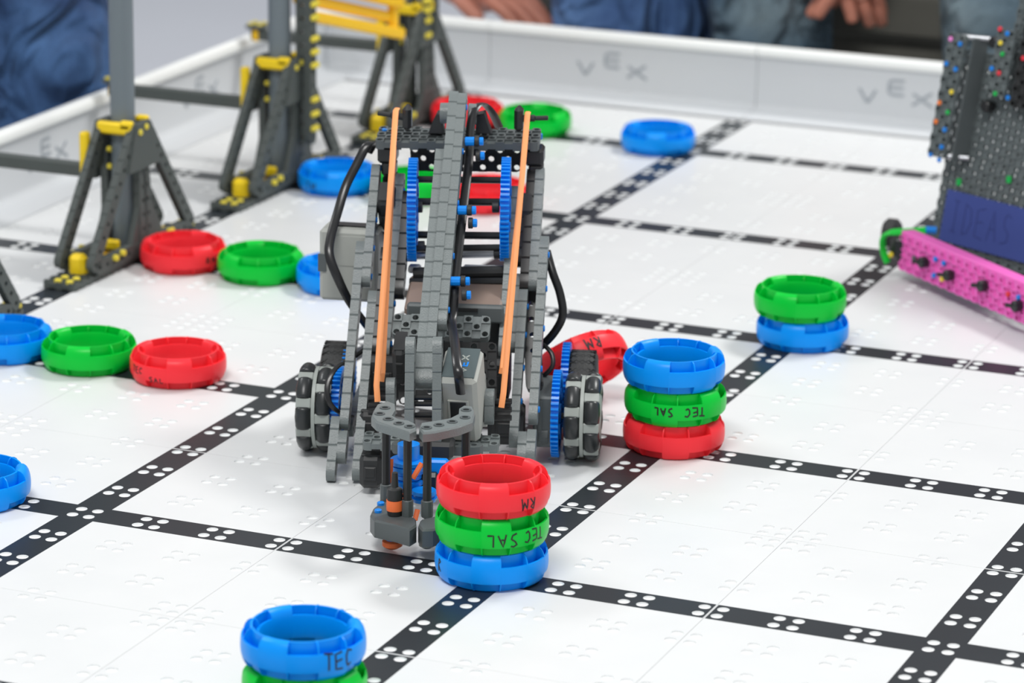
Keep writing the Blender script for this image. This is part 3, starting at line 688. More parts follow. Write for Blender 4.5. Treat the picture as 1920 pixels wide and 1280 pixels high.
omni((-3.894, 1.15, 1.28), -1); omni((3.725, 1.15, 1.28), 1)
def tyre(p):
    e = empty('tyre_wheel', p); e.parent = rob
    b = MB(); R0 = 1.24; w = .42
    b.lathe((-w, 0, 0), (1, 0, 0), [(0, R0-.4), (.02, R0-.14), (.1, R0-.03), (.25, R0), (2*w-.25, R0), (2*w-.1, R0-.03), (2*w-.02, R0-.14), (2*w, R0-.4)], 48)
    b.build('tyre', M['rubber'], e)
    b = MB(); nz = 26                                     # raised zig-zag tread lines, too fine to pick apart
    for k in range(nz):
        a = 2*PI*k/nz
        for s_ in (1, -1):
            for seg in range(4):
                x0 = -.36+seg*.18; x1 = x0+.18; y0 = (.07 if seg % 2 else -.07)*s_; y1 = -y0
                aa = a+(PI/nz)*0; r_ = R0+.003
                vs = []
                for (x, yy) in ((x0, y0), (x1, y1)):
                    for dy in (-.013, .013):
                        t_ = aa+(yy+dy)/R0; vs += [(x, -r_*math.sin(t_), r_*math.cos(t_)), (x, -(r_-.05)*math.sin(t_), (r_-.05)*math.cos(t_))]
                b.add(vs, [(0, 2, 6, 4), (0, 4, 5, 1), (2, 3, 7, 6), (0, 1, 3, 2), (4, 6, 7, 5)])
    o = b.build('tread', M['black'], e); o['kind'] = 'stuff'
    b = MB(); b.lathe((-.3, 0, 0), (1, 0, 0), [(0, .2), (.0, .8), (.6, .8), (.6, .2)], 30); b.lathe((-.43, 0, 0), (1, 0, 0), [(0, .3), (.86, .3)], 16); b.build('hub', M['hub'], e)
    return e
tl = (-3.641,3.273,2.45); tr = (3.583,3.194,2.45)
tyre((tl[0], tl[1]+.35, 1.26)); tyre((tr[0], tr[1]+.35, 1.26))
gx = 2.965; gl = -3.284
gear((gx, 1.2, 1.32), 1.25, 48, .22, name='drive_gear'); gear((gx+.12, 3.6, 1.45), 1.25, 48, .22, name='drive_gear')
gear((gl, 1.2, 1.3), 1.15, 44, .22, name='drive_gear'); gear((gl, 3.5, 1.3), 1.15, 44, .22, name='drive_gear')
shaft((gx, 1.2, 1.26), (3.725, 1.2, 1.26), .09); shaft((gl, 1.2, 1.26), (-3.894, 1.2, 1.26), .09)
shaft((gx, tr[1]+.35, 1.24), (tr[0], tr[1]+.35, 1.24), .09); shaft((gl, tl[1]+.35, 1.24), (tl[0], tl[1]+.35, 1.24), .09)
# blue pins with black collars beside the cable, and small pins on the beams
for k, (p, q, c_) in enumerate((
    ((0.106,3.1,8.746), (0.381,3.1,8.754), 1), ((0.18,3,8.35), (0.424,3,8.358), 0), ((0.068,1.3,7.173), (0.339,1.3,7.181), 1),
    ((0.23,1.2,6.832), (0.381,1.2,6.836), 0), ((0.02,-0.5,5.591), (0.332,-0.5,5.601), 1), ((0.154,-0.8,5.278), (0.392,-0.8,5.286), 0))):
    p = V(p); q = V(q); d_ = (q-p).normalized()
    if c_: shaft(p, q, .13, 'blue', name='pin')
    shaft(q, q+d_*.13, .16, 'mblack', name='pin_collar', n=12); shaft(q+d_*.13, q+d_*.25, .12, 'blue', name='pin')
pl = [(-2.461,5.6,8.402), (2.055,5.7,8.37)]
for p in pl: shaft((p[0], p[1], p[2]-.1), (p[0], p[1], p[2]+.08), .1, 'dotblue', name='pin')
for (x, aa) in ((-1.78, (cols[5][1], cols[5][2])), (2.28+.26, (cols[7][1], cols[7][2])), (2.04, (cols[10][1], cols[10][2])), (-2.52, (cols[0][1], cols[0][2])), (.06, ((-0.07,-1.657,4.516), (-0.07,4.414,9.918)))):
    for k in (.08, .3, .52, .74, .93):
        p = V(aa[0])*(1-k)+V(aa[1])*k; shaft((x-.05, p.y, p.z), (x+.03, p.y, p.z), .09, 'dotblue', name='pin')
# rubber bands
def band(pts, w=.165, t=.05, m='orange', label=None):
    b = MB(); b.ribbon(pts, w, t, up=(1, 0, 0), sm=1, n=6); return b.build('rubber_band', M[m], rob, label=label)
band([(-2.055,5.15,9.198), (-2.074,4.9,9.188), (-1.834,-2.1,2.991), (-1.793,-2.2,2.546)])
band([(-2.092,4.8,8.371), (-1.757,-1.2,3.062), (-1.786,-1.2,2.829)], w=.13)
band([(1.754,5.15,9.198), (1.756,4.9,9.19), (1.677,-2.1,2.902), (1.63,-2.2,2.501)])
band([(1.696,4.8,8.484), (1.543,-1.2,3.333), (1.515,-1.2,3.178)], w=.1)
# cables
def cable(pts, up=(1, 0, 0), w=.24, t=.09, name='cable'):
    b = MB(); b.ribbon(pts, w, t, up); return b.build(name, M['cable'], rob)
cable([(0.842,6.2,8.493), (0.664,5.6,9.068), (0.445,5,9.43), (0.255,4.5,9.376), (0.179,4,8.935), (0.21,3.2,8.179), (0.195,1.9,7.245), (0.179,0.8,6.438), (0.152,-0.3,5.495), (0.175,-1,4.92), (0.179,-1.5,4.679), (0.354,-2.6,4.528), (0.513,-3.7,4.312), (0.614,-4.15,3.955), (0.637,-3.7,3.323)], w=.26)
cable([(-2.962,5.6,7.762), (-2.825,5.5,8.03), (-2.948,5.2,8.063), (-3.226,4.9,7.518), (-3.502,4.6,6.942), (-3.66,4.1,6.341), (-3.792,3.4,5.717), (-3.774,3,5.265), (-3.487,2.8,4.612), (-3.201,3,3.928), (-2.86,3.4,3.265), (-2.57,3.6,2.813)], w=.27)
cable([(2.444,3.8,5.417), (2.648,3.4,4.892), (2.885,3.2,4.316), (2.985,3,3.737), (2.762,3,3.217), (2.383,3,2.787), (1.999,3,2.581)], w=.24)
cable([(2.441,2.8,2.895), (2.703,2.6,2.69), (2.752,2.4,2.383), (2.547,2.3,2.133), (2.212,2.3,1.913)], w=.14)
cable([(-2.519,1.8,2.934), (-2.885,1,2.807), (-3.257,0.3,2.717), (-3.45,-0.1,2.327), (-3.365,-0.3,1.872), (-3.045,-0.2,1.537), (-2.789,0.2,1.342)], w=.16)
# claw
def jaw(name, pts, z, th, m='grey', label=None):
    b = MB(); P_ = [(p[0], p[1]) for p in pts]
    ar = sum(P_[i][0]*P_[(i+1) % len(P_)][1]-P_[(i+1) % len(P_)][0]*P_[i][1] for i in range(len(P_)))
    if ar < 0: P_ = P_[::-1]
    b.prism(P_, z-th, z, bev=.05); return b.build(name, M[m], rob, angle=30, label=label)
ZJ = 3.45
jt1 = [(-1.502,-5.813,3.45), (-1.463,-5.282,3.45), (-1.226,-4.965,3.45), (-1.002,-5.18,3.45), (-0.927,-5.746,3.45), (-0.989,-6.227,3.45), (-0.74,-6.574,3.45), (-0.447,-6.68,3.45), (-0.252,-6.936,3.45), (-0.197,-7.345,3.45), (-0.348,-7.638,3.45), (-0.777,-7.274,3.45), (-1.303,-6.826,3.45), (-1.495,-6.38,3.45)]
jt2 = [(-0.137,-7.246,3.45), (-0.151,-6.832,3.45), (0.206,-6.604,3.45), (0.598,-6.278,3.45), (0.802,-5.877,3.45), (0.76,-5.407,3.45), (0.876,-5.106,3.45), (1.081,-5.178,3.45), (1.196,-5.689,3.45), (1.194,-6.49,3.45), (0.873,-6.991,3.45), (0.294,-7.518,3.45), (0,-7.643,3.45)]
jb1 = [(-1.443,-7.049,0.95), (-1.422,-6.482,0.95), (-1.316,-6.164,0.95), (-1.332,-5.635,0.95), (-1.157,-5.527,0.95), (-0.846,-6.286,0.95), (-0.447,-6.98,0.95), (-0.207,-7.254,0.95), (-0.142,-7.758,0.95), (-0.287,-8.112,0.95), (-0.682,-7.819,0.95), (-1.278,-7.502,0.95)]
jb2 = [(-0.1,-7.754,0.95), (-0.087,-7.326,0.95), (0.26,-6.987,0.95), (0.721,-6.633,0.95), (0.843,-6.096,0.95), (1.085,-5.937,0.95), (1.261,-6.659,0.95), (1.058,-7.241,0.95), (0.32,-8.045,0.95), (0.048,-8.117,0.95)]
jaw('claw_jaw', jt1, ZJ, .26); jaw('claw_jaw', jt2, ZJ, .26); jaw('claw_foot', jb1, .95, .48, 'dgrey'); jaw('claw_foot', jb2, .95, .48, 'dgrey')
for c_ in (((-1.209,-5.636,3.45)), ((-1.292,-6.168,3.45)), ((-1.018,-6.606,3.45)), ((-0.701,-6.942,3.45)), ((-0.395,-7.184,3.45)), ((0.945,-5.576,3.45)), ((0.975,-6.234,3.45)), ((0.674,-6.643,3.45)), ((0.352,-6.959,3.45)), ((0.056,-7.224,3.45))):
    b = MB(); b.lathe((c_[0], c_[1], ZJ-.02), (0, 0, 1), [(0, .15), (.045, .14), (.045, .085), (.0, .085)], 14, 0, cap=False); b.lathe((c_[0], c_[1], ZJ-.02), (0, 0, 1), [(0, .085), (.022, .085)], 12, 1); b.build('pin_socket', [M['dgrey'], M['black']], rob)
for (t0, t1) in (((-1.166,-5.768,3.3), (-1.147,-5.88,0.95)), ((-0.498,-6.722,3.3), (-0.421,-7.364,0.95)), ((0.016,-6.663,3.3), (0.102,-7.39,0.95)), ((0.942,-5.523,3.3), (1.029,-6.598,0.95))):
    x = (t0[0]+t1[0])/2; y = (t0[1]+t1[1])/2
    o = shaft((x, y, .9), (x, y, 3.2), .115, 'mblack', name='standoff', n=8); b = MB(); b.cyl((x, y, .93), (x, y, 1.4), .16, 10, bev=.02); b.build('sleeve', M['dgrey'], o)
sp = (-0.794,-7.035,1); b = MB(); b.lathe((sp[0], sp[1], .9), (0, 0, 1), [(0, .17), (.12, .2), (.2, .2)], 16, 0); b.lathe((sp[0], sp[1], 1.1), (0, 0, 1), [(0, .22), (.14, .225), (.28, .22)], 18, 1); b.lathe((sp[0], sp[1], 1.38), (0, 0, 1), [(0, .2), (.1, .22), (.3, .2), (.36, .1), (.75, .08)], 16, 0); b.build('band_spool', [M['mblack'], M['orange2']], rob)
sp = (-0.825,-7.39,0.38); b = MB(); b.lathe((sp[0], sp[1]+.1, .12), (0, 0, 1), [(0, .15), (.08, .27), (.2, .27), (.24, .2)], 18, 1); b.lathe((sp[0], sp[1]+.1, .36), (0, 0, 1), [(0, .18), (.14, .18)], 16, 0); b.build('foot_roller', [M['blue'], M['orange2']], rob)
sp = (0.081,-7.289,0.38); b = MB(); b.lathe((sp[0], sp[1]+.1, .12), (0, 0, 1), [(0, .1), (.08, .22), (.2, .22), (.4, .15)], 18, 0); b.build('foot_roller', [M['hub']], rob)
pc = (-0.641,-5,1.577); b = MB()
for dz, r_ in ((.0, .42), (.16, .36), (.3, .42), (.42, .5), (.56, .5)): b.lathe((pc[0], pc[1], pc[2]-.4+dz), (0, 0, 1), [(0, r_), (.1, r_), (.12, r_-.06)], 24)
b.lathe((pc[0], pc[1], pc[2]-.5), (0, 0, 1), [(0, .3), (1.2, .3)], 16); b.build('pulley', M['blue'], rob)
b = MB(); b.box((pc[0]+.75, pc[1]+.3, pc[2]-.05), (.6, .3, .5), bev=.06); b.build('pulley_bracket', M['blue'], rob)
b = MB(); b.box((pc[0]-.62, pc[1]+.3, pc[2]-.1), (.16, .3, .45), bev=.05); b.build('pulley_bracket', M['blue'], rob)
pc = (-0.161,-5.6,1.043); b = MB(); b.lathe((pc[0], pc[1], pc[2]-.15), (0, 0, 1), [(0, .32), (.1, .36), (.12, .28), (.2, .28), (.22, .36), (.3, .32)], 20); b.build('pulley', M['blue'], rob)
b = MB(); b.box((0, 0, 0), (1.0, .5, .7), bev=.1); b.build('claw_body', M['black'], rob, (-0.313,-4.8,1.115))
b = MB(); b.box((0, 0, 0), (1.5, .8, .5), bev=.1); b.build('claw_body', M['mblack'], rob, (-0.262,-3.9,1.838))
beam(rob, (-1.282,-3.2,1.574), (1.134,-3.2,1.603), (0, 0, 1), 'dgrey', name='claw_cross_beam')
for p, q in (((-1.074,-5.4,1.963), (-1.079,-5.6,1.354)), ((-0.243,-5.4,1.874), (-0.464,-5.6,1.497)), ((-0.692,-6,1.203), (-0.642,-6.2,0.973)), ((-0.271,-6.2,0.838), (-0.321,-6.4,0.605))):
    b = MB(); b.ribbon([p, q], .14, .06, up=(1, 0, 0), sm=1, n=6); b.build('rubber_band', M['orange2'], rob)
for p in ((-1.25,-6.244,0.95), (-1.252,-6.854,0.95)): shaft((p[0], p[1], .9), (p[0], p[1], 1.03), .1, 'dotblue', name='pin')

# ------------------------------------------------------------------ the other robot (right edge)
op = empty('opponent_robot', (12.9, 34.6, 0), label='dark grey plate robot with pink bumper and blue paper sign at the right edge', cat='robot')
OX, OY = 12.9, 34.6
def loc_(p): return V((p[0]-OX, p[1]-OY, p[2]))
ang = R(-41); e1 = V((math.cos(ang), math.sin(ang), 0)); nrm = V((math.sin(ang), -math.cos(ang), 0))
p0 = loc_((13.188,32.83,0.95))
beam(op, p0+V((0, 0, .22)), p0+e1*9+V((0, 0, .22)), nrm, 'pink', w=1, name='pink_plate', t=.3) if False else None
o = obj('pink_plate', plate_mesh(18, 3, M['pink'], .3), op, label='bright pink perforated bumper plate'); o.matrix_local = frame(p0+V((0, 0, .1)), e1, nrm)
b = MB(); b.box((0, 0, 0), (9, .5, .12), rot=Matrix.Rotation(ang, 3, 'Z'), bev=.03); b.build('pink_ledge', M['pink'], op, p0+e1*4.5+V((0, 0, .76))-nrm*.15)
def peg(par, p, m, r_=.1, n=nrm, L=.08, name='pin'):
    b = MB(); b.cyl(p-n*.02, p+n*L, r_, 12, bev=.015); b.build(name, M[m], par)
for s_, z_, c_ in ((1.0, .0, 'motordark'), (2.3, .28, 'dotblue'), (2.8, .26, 'dotblue'), (2.25, -.3, 'dotblue'), (2.75, -.3, 'pin_yellow'), (6.6, .15, 'pin_red'), (7.2, .2, 'dotblue'), (7.8, .2, 'dotblue'), (7.8, -.4, 'dotblue')):
    peg(op, p0+e1*s_+V((0, 0, .1+z_))+nrm*.15, c_, .09)
for s_, dz_ in ((1.75, .05), (3.3, -.02), (5.3, .12), (7.3, -.05)):
    c = p0+e1*s_+V((0, 0, .1+dz_))+nrm*.15; b = MB(); b.cyl(c, c+nrm*.3, .2, 8, bev=.05); b.cyl(c+nrm*.2, c+nrm*.42-e1*.25, .07, 8); b.build('knob', M['black'], op)
# corner pieces
c = loc_((13.066,32.957,1.15)); b = MB(); b.box(c, (.7, .6, .95), rot=Matrix.Rotation(ang, 3, 'Z'), bev=.2); b.build('corner_block', M['black'], op)
peg(op, c+nrm*.34+V((0, 0, -.25)), 'pin_yellow', .1)
c = loc_((12.399,33.764,1.3)); b = MB(); b.cyl(c+V((-.25, .3, 0)), c+V((.3, .3, 0)), .5, 20, bev=.12); b.build('small_wheel', M['rubber'], op)
g0 = [loc_(q) for q in ((12.707,32.726,0.6), (12.544,32.706,1), (12.58,32.512,1.5), (12.817,32.571,1.7), (13.351,32.988,1.7), (13.932,33.509,1.7))]
b = MB(); b.ribbon(g0, .3, .16, up=(.5, 1, .3), n=8, sm=5); b.build('green_bracket', M['green'], op)
c = loc_((13.821,33.37,1.72)); b = MB(); b.cyl(c, c+V((.35, .1, 0)), .13, 10); b.build('pin', M['dotblue'], op)
# leaning side panel
pb = R(-27); f1 = V((math.cos(pb), math.sin(pb), 0)); bk = V((-math.sin(pb), math.cos(pb), 0)); up = (bk*math.sin(R(11))+V((0, 0, 1))*math.cos(R(11))); pn = f1.cross(up); pn = pn if pn.y < 0 else -pn
q0 = loc_((13.71,34.63,1.15))
def pp(u, v, n=0): return q0+f1*u+up*v+pn*n
def pplate(u, v, w, h, n, m='panelgrey', name='side_plate', label=None, t=.16):
    nx = round(w/.5); ny = round(h/.5)
    key = ('sp', nx, ny, m, t)
    if key not in _gp: _gp[key] = plate_mesh(nx, ny, M[m], t)
    o = obj(name, _gp[key], op, label=label); o.matrix_local = frame(pp(u, v+h/2, n), f1, pn); return o
pplate(0, -.5, 6, 3.5, 0); pplate(0.0, 2.7, 6, 4.0, -.05); pplate(1.9, 6.4, 4, 3, -.1)
# far side, floor plate and cross beams give the robot its depth
pplate(0, -.5, 6, 3.5, -5.2); pplate(0.0, 2.7, 6, 4.0, -5.2)
o = obj('floor_plate', plate_mesh(14, 10, M['dgrey'], .2), op); o.matrix_local = frame(q0-pn*2.7+V((0, 0, -.35)), f1, (0, 0, 1))
for u_, v_ in ((.5, .3), (3.2, .3), (5.6, .3), (.5, 6.2), (3.2, 6.2)): beam(op, pp(u_, v_, -5.1), pp(u_, v_, -.1), (0, 0, 1), 'dgrey', name='cross_beam')
for u_ in (1.4, 5.2):
    for n_ in (-1.2, -4.2):
        b = MB(); c = pp(u_, 0, n_); c.z = .98; b.cyl(c-pn*.35, c+pn*.35, .96, 24, bev=.12); b.build('tyre_wheel', M['rubber'], op)
b = MB(); b.box((0, 0, 0), (8.6, .4, .5), rot=Matrix.Rotation(ang, 3, 'Z')); b.build('bumper_back', M['dgrey'], op, p0+e1*4.6-nrm*.5+V((0, 0, -.05)))
# strip plate standing off the panel on steel standoffs
pplate(-.15, 2.75, 1.0, 4.4, .75, m='panelgrey', name='strip_plate', t=.22)
b = MB(); b.add([pp(.82, 2.8, .7), pp(.82, 7.0, .7), pp(.9, 7.0, .05), pp(.9, 2.8, .05), pp(.88, 2.8, .7), pp(.88, 7.0, .7), pp(.98, 7.0, .05), pp(.98, 2.8, .05)], [(0, 1, 2, 3), (7, 6, 5, 4), (0, 4, 5, 1), (3, 2, 6, 7), (0, 3, 7, 4), (1, 5, 6, 2)]); b.build('strip_shade', M['dgrey'], op)  # added dark wall standing in for the strip's shadow on the panel
for v_ in (2.9, 7.0):
    b = MB(); b.cyl(pp(.35, v_, .7), pp(1.15, v_+.08, .2), .09, 12); b.build('steel_standoff', M['metal'], op)
for (u_, v_, c_) in ((.1, 6.95, 'pin_pink'), (.55, 6.85, 'dotblue'), (.1, 6.1, 'dotblue'), (.55, 5.98, 'dotblue'), (.55, 5.2, 'pin_yellow'), (.1, 4.75, 'pin_orange'), (.55, 4.5, 'pin_green'), (.1, 4.1, 'pin_orange'), (.55, 3.9, 'dotblue'), (.55, 3.3, 'dotblue'), (.12, 2.95, 'dotblue'), (.55, 2.85, 'dotblue')):
    peg(op, pp(u_-.1, v_-.1, .86), c_, .085, pn, .05)
pplate(1.75, 5.1, 1.0, 2.6, .5, name='strip_plate', t=.2)
for (u_, v_, c_) in ((1.85, 7.5, 'pin_red'), (2.2, 7.4, 'dotblue'), (1.98, 7.05, 'pin_yellow'), (2.15, 6.7, 'pin_green'), (1.8, 6.15, 'dotblue'), (2.15, 6.05, 'pin_red'), (2.15, 5.35, 'pin_green')): peg(op, pp(u_, v_, .6), c_, .085, pn, .05)
pplate(2.7, 5.0, 2.5, 2.8, .35, m='mblack', name='dark_plate', t=.2)
peg(op, pp(2.95, 6.7, .45), 'pin_red', .085, pn, .05); peg(op, pp(2.6, 5.3, .45), 'dotblue', .085, pn, .05)
for (u_, v_, n_) in ((1.45, 7.0, .3), (1.6, 4.85, .3)): b = MB(); b.cyl(pp(u_, v_, n_-.3), pp(u_, v_, n_+.15), .2, 12, bev=.05); b.build('knob', M['black'], op)
# blue paper with pencil lettering
b = MB(); b.prism([(.45, .12), (4.6, .12), (4.6, 1.9), (.45, 1.9)], 0, .015, mtx=frame((0, 0, 0), f1, pn).to_3x3().to_4x4() @ Matrix.Identity(4)) if False else None
b = MB(); c4 = [pp(.42, -.0, .12), pp(4.7, -.0, .12), pp(4.7, 1.78, .12), pp(.42, 1.78, .12)]; c5 = [v+pn*.02 for v in c4]
b.add(c4+c5, [(3, 2, 1, 0), (4, 5, 6, 7), (0, 1, 5, 4), (1, 2, 6, 5), (2, 3, 7, 6), (3, 0, 4, 7)]); pap = b.build('paper_sign', M['paper'], op, label='blue paper sign with faint pencil lettering')
st, L = strokes('IDEAS', 1.05, .42, .16, .02)
stroke_mb(st, .035, lambda u, v, t: pp(.75+u, .4+v, .14+t), t=.008).build('pencil_writing', M['pencil'], op)
for (u_, v_) in ((.85, 2.1), (3.0, 2.6)): b = MB(); b.box(pp(u_, v_, .12), (.16, .1, .22)); b.build('pin', M['pin_green'], op)

# ------------------------------------------------------------------ people and bench
def skinned(name, pts, edges, m, parent=None, sub=2, label=None, root=0):
    me = bpy.data.meshes.new(name); me.from_pydata([tuple(V(p[:3])*S) for p in pts], edges, []); me.materials.append(m)
    o = bpy.data.objects.new(name, me); COL.objects.link(o)
    md = o.modifiers.new('skin', 'SKIN'); md.use_smooth_shade = True; md.branch_smoothing = .4
    for i, p in enumerate(pts):
        r_ = p[3]*S; sv = me.skin_vertices[0].data[i]; sv.radius = (r_, (p[4] if len(p) > 4 else p[3])*S); sv.use_root = (i == root)
    sd = o.modifiers.new('sub', 'SUBSURF'); sd.levels = sub; sd.render_levels = sub
    dg = bpy.context.evaluated_depsgraph_get(); ev = o.evaluated_get(dg); m2 = bpy.data.meshes.new_from_object(ev)
    for pl_ in m2.polygons: pl_.use_smooth = True
    o.modifiers.clear(); o.data = m2; bpy.data.meshes.remove(me)
    if parent is not None: o.parent = parent
    if label: o['label'] = label
    return o
def person(loc, rz, label, denim_m, shirt_m, hip, knees, feet, chest, neck, head, elbows, wrists, hand_dirs):
    """one continuous body (head, trunk, arms with fingers, legs); jeans, shirt, shoes and hair are children"""
    pts = []; ed = []
    def A(p, r_, par=None, r2=None):
        pts.append((*p, r_, r2 or r_)); i = len(pts)-1
        if par is not None: ed.append((par, i))
        return i
    hp = V(hip); ch = V(chest); nk = V(neck); hd = V(head)
    root = A(hp, 3.6, None, 3.8); w = A((hp+ch)/2, 3.5, root, 3.8); c_ = A(ch, 4.0, w, 4.6); n_ = A(nk, 2.2, c_); h0 = A(nk.lerp(hd, .55), 2.6, n_); h1 = A(hd, 3.3, h0); h2 = A(hd+(hd-nk).normalized()*2.8, 2.7, h1)
    jp = []; sp_ = []
    for s_ in (0, 1):
        sg = -1 if s_ == 0 else 1
        hj = hp+V((sg*3.4, 0, -.5)); k = V(knees[s_]); f = V(feet[s_])
        a = A(hj, 3.0, root); bqq = A(hj.lerp(k, .55), 2.7, a); kk = A(k, 2.2, bqq); cf = A(k.lerp(f, .35), 2.0, kk); an = A(f, 1.5, cf); A(f+V((0, -4.5, -1.2)), 1.4, an)
        shd = ch+V((sg*6.6, 0, 1.8)); e_ = V(elbows[s_]); wr = V(wrists[s_]); hdv = V(hand_dirs[s_]).normalized()
        a = A(shd, 2.2, c_); a = A(shd.lerp(e_, .5), 1.8, a); a = A(e_, 1.5, a); a = A(e_.lerp(wr, .5), 1.35, a); wi = A(wr, .95, a, 1.1)
        side = hdv.cross(V((0, 0, 1)));  side = side.normalized() if side.length > .1 else V((1, 0, 0)); dn = side.cross(hdv)
        pm = A(wr+hdv*1.6, .7, wi, 1.25); pm2 = A(wr+hdv*3.0, .55, pm, 1.35)
        for q, (off, ln) in enumerate(((-1.15, 2.5), (-.4, 3.0), (.4, 2.8), (1.15, 2.2))):
            b0 = wr+hdv*3.2+side*off
            i0 = A(b0, .36, pm2); i1 = A(b0+hdv*ln*.4+dn*-.25+side*off*.06, .34, i0); i2 = A(b0+hdv*ln*.7+dn*-.8, .31, i1); A(b0+hdv*ln*.9+dn*-1.3, .27, i2)
        t0 = A(wr+hdv*1.3-side*sg*1.2, .42, pm); t1 = A(wr+hdv*2.4-side*sg*1.9-dn*.3, .38, t0); A(wr+hdv*3.5-side*sg*2.0-dn*.8, .32, t1)
    body = skinned('person', pts, ed, M['skin']); body.location = V(loc)*S; body.rotation_euler = (0, 0, rz); tag(body, label, 'person')
    # jeans
    P2 = [(*hp, 5.0, 5.8)]; E2 = []
    P2.append((*(hp.lerp(ch, .22)), 4.9, 5.5)); E2.append((0, 1))
    for s_ in (0, 1):
        sg = -1 if s_ == 0 else 1; hj = hp+V((sg*3.5, 0, -.5)); k = V(knees[s_]); f = V(feet[s_]); n0 = len(P2)
        P2 += [(*hj, 4.1), (*hj.lerp(k, .5), 3.6), (*hj.lerp(k, .85), 3.1), (*k, 3.0), (*k.lerp(f, .12), 2.9), (*k.lerp(f, .4), 2.65), (*k.lerp(f, .7), 2.35), (*k.lerp(f, .95), 2.3)]
        E2 += [(0, n0)]+[(n0+i, n0+i+1) for i in range(7)]
    skinned('jeans', P2, E2, M[denim_m], body)
    P3 = [(*hp.lerp(ch, .02), 5.6, 6.6), (*hp.lerp(ch, .35), 6.2, 7.0), (*hp.lerp(ch, .7), 6.6, 7.6), (*ch, 6.4, 7.8), (*nk.lerp(ch, .25), 3.4)]; E3 = [(0, 1), (1, 2), (2, 3), (3, 4)]
    for s_ in (0, 1):
        sg = -1 if s_ == 0 else 1; shd = ch+V((sg*6.6, 0, 1.8)); e_ = V(elbows[s_]); n0 = len(P3)
        P3 += [(*shd, 2.8), (*shd.lerp(e_, .45), 2.5), (*shd.lerp(e_, .7), 2.4)]; E3 += [(3, n0), (n0, n0+1), (n0+1, n0+2)]
    skinned('shirt', P3, E3, M[shirt_m], body)
    for s_ in (0, 1):
        f = V(feet[s_]); b = MB(); b.prism([(-1.9, 2.2), (-1.7, -3), (-2, -6), (-1, -8.3), (1, -8.3), (2, -6), (1.7, -3), (1.9, 2.2)], 0, 3.0, bev=.9); b.build('shoe', M['shoe'], body, (f.x, f.y, f.z-2.7))
    b = MB(); axis = (hd-nk).normalized(); b.lathe(hd+axis*.2+V((0, .5, 0)), axis, [(0, 3.55), (1.2, 3.6), (2.4, 3.2), (3.4, 2.2), (3.9, .6)], 20); b.build('hair', M['hair'], body)
    b = MB()
    for sg in (-1, 1): b.lathe(hd+V((sg*1.2, -3.0, .2)), (0, -1, 0), [(0, .5), (.2, .45), (.3, .1)], 10)
    b.build('eyes', M['black'], body)
    b = MB(); b.lathe(hd+V((0, -2.9, -.9)), (0, -1, .15), [(0, .6), (.5, .5), (.9, .2)], 10); b.box(hd+V((0, -2.6, -2.0)), (1.5, .5, .3), bev=.1); b.build('face_details', M['skin'], body)
    return body
# the bench
def bench(x0, x1, y0, y1, zt, label):
    e = empty('bench', ((x0+x1)/2, (y0+y1)/2, GZ), label=label, cat='bench'); w_ = x1-x0; d_ = y1-y0; h = zt-GZ
    b = MB(); b.box((0, 0, h-1.2), (w_, d_, 2.4), bev=.4); b.build('seat_cushion', M['bench'], e)
    b = MB(); b.box((0, .4, (h-2.4)/2+.5), (w_-.6, d_-.8, h-3.4), bev=.1); b.build('bench_base', M['bench'], e)
    for sx_ in (-1, 1): b = MB(); b.box((sx_*(w_/2-3), 0, .3), (3, d_-3, .6)); b.build('foot', M['black'], e)
bench(-17.2, 34, 69.2, 87, 3.1, 'long charcoal upholstered bench behind the back wall')
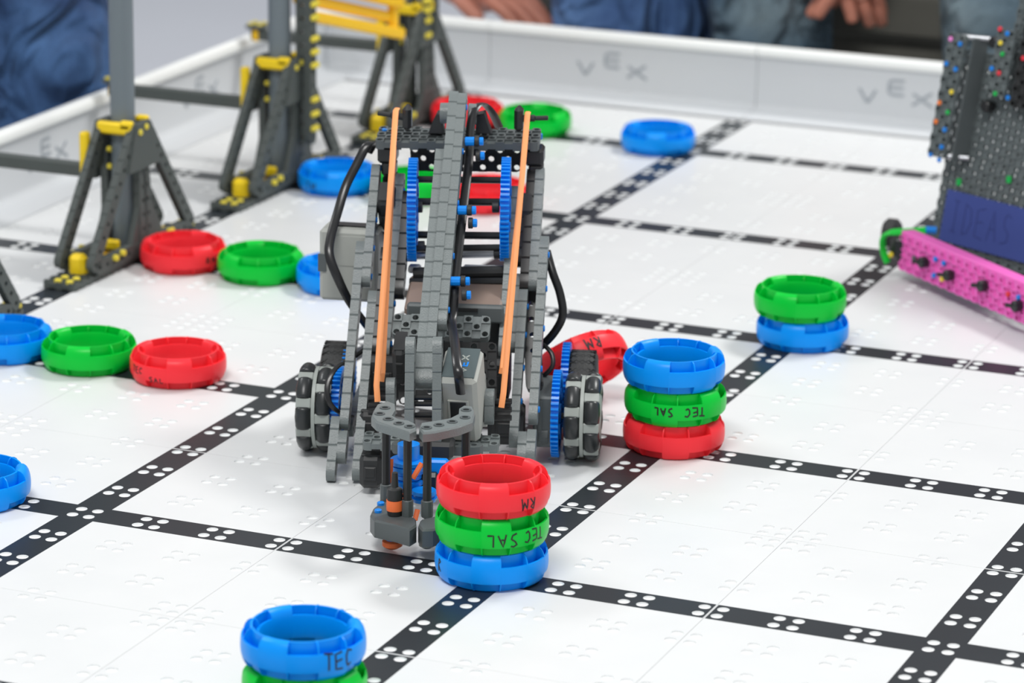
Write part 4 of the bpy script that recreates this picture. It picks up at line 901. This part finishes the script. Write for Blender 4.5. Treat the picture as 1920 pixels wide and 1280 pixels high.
# people sit facing the field (their local -Y looks at the camera side)
person((5.2, 65.6, 0), R(0), 'seated person in washed light blue jeans, hands between the knees', 'denim3', 'shirt', hip=(0, 9, 8.6), knees=((-7.1, -3.0, 6.5), (3.3, -3.4, 6.5)), feet=((-6.2, -1.9, GZ+2.7), (4.3, -1.8, GZ+2.7)),
       chest=(0, 6, 22), neck=(0, 4.5, 29), head=(0, 2.5, 33.5), elbows=((-6, 0, 12.5), (6, 0, 12.5)), wrists=((-6.4, -3.2, 6.5), (0.6, -3.8, 6.2)), hand_dirs=((.88, -.15, -.42), (-.95, -.15, -.3)))
person((-15.0, 65.6, 0), R(0), 'seated person in dark blue jeans with a bare hand at the left knee', 'denim2', 'shirt', hip=(.3, 9, 8.6), knees=((6.1, -3.6, 6.0), (7.4, -1.8, 6.4)), feet=((6.2, -2.2, GZ+2.7), (7.8, -1.4, GZ+2.7)),
       chest=(0, 5, 22), neck=(-.6, 3, 29), head=(-1, 1.2, 33.5), elbows=((-7.0, 1, 12), (6.5, 0, 13)), wrists=((-2.3, -2.9, 3.1), (6.0, -1, 9)), hand_dirs=((.97, -.1, -.16), (-.6, -.6, -.2)))
# standing person at the left wall
person((-28.0, 36.5, 0), R(62), 'person in blue jeans standing close to the left wall of the field', 'denim', 'shirt', hip=(0, 0, 16), knees=((-4.2, -1.5, 1.5), (3.6, -3.4, 2.8)), feet=((-4.6, .5, GZ+2.7), (4.2, .2, GZ+2.7)),
       chest=(0, -1, 31), neck=(0, -2, 38), head=(0, -3, 43), elbows=((-9, -1, 24), (9, -1, 24)), wrists=((-8.5, -5, 16), (8.5, -5, 16)), hand_dirs=((.1, -.3, -1), (-.1, -.3, -1)))

# tilted ring behind the right wheels
cx, cy = (8.579,14.718)
tilt = Matrix.Rotation(R(-27), 3, V((-.387, .92, 0))) @ Matrix.Rotation(R(-34), 3, V((.92, .387, 0)))
low = min((tilt @ V((rad(z_, 1)*math.cos(a_), rad(z_, 1)*math.sin(a_), z_-HR/2))).z for a_ in [k*PI/24 for k in range(48)] for z_ in (0.0, .1, .25, .48, .7, .87, .97))
ctr = V((cx-.1, cy+.35, -low)); oo = ctr-(tilt @ V((0, 0, HR/2)))
ring(oo.x, oo.y, oo.z, 'red', 'red ring tilted on its edge behind the right wheels of the robot', rot=tilt.to_euler(), text=[('RM', R(-38), .5, .34, .2, .05, True)])
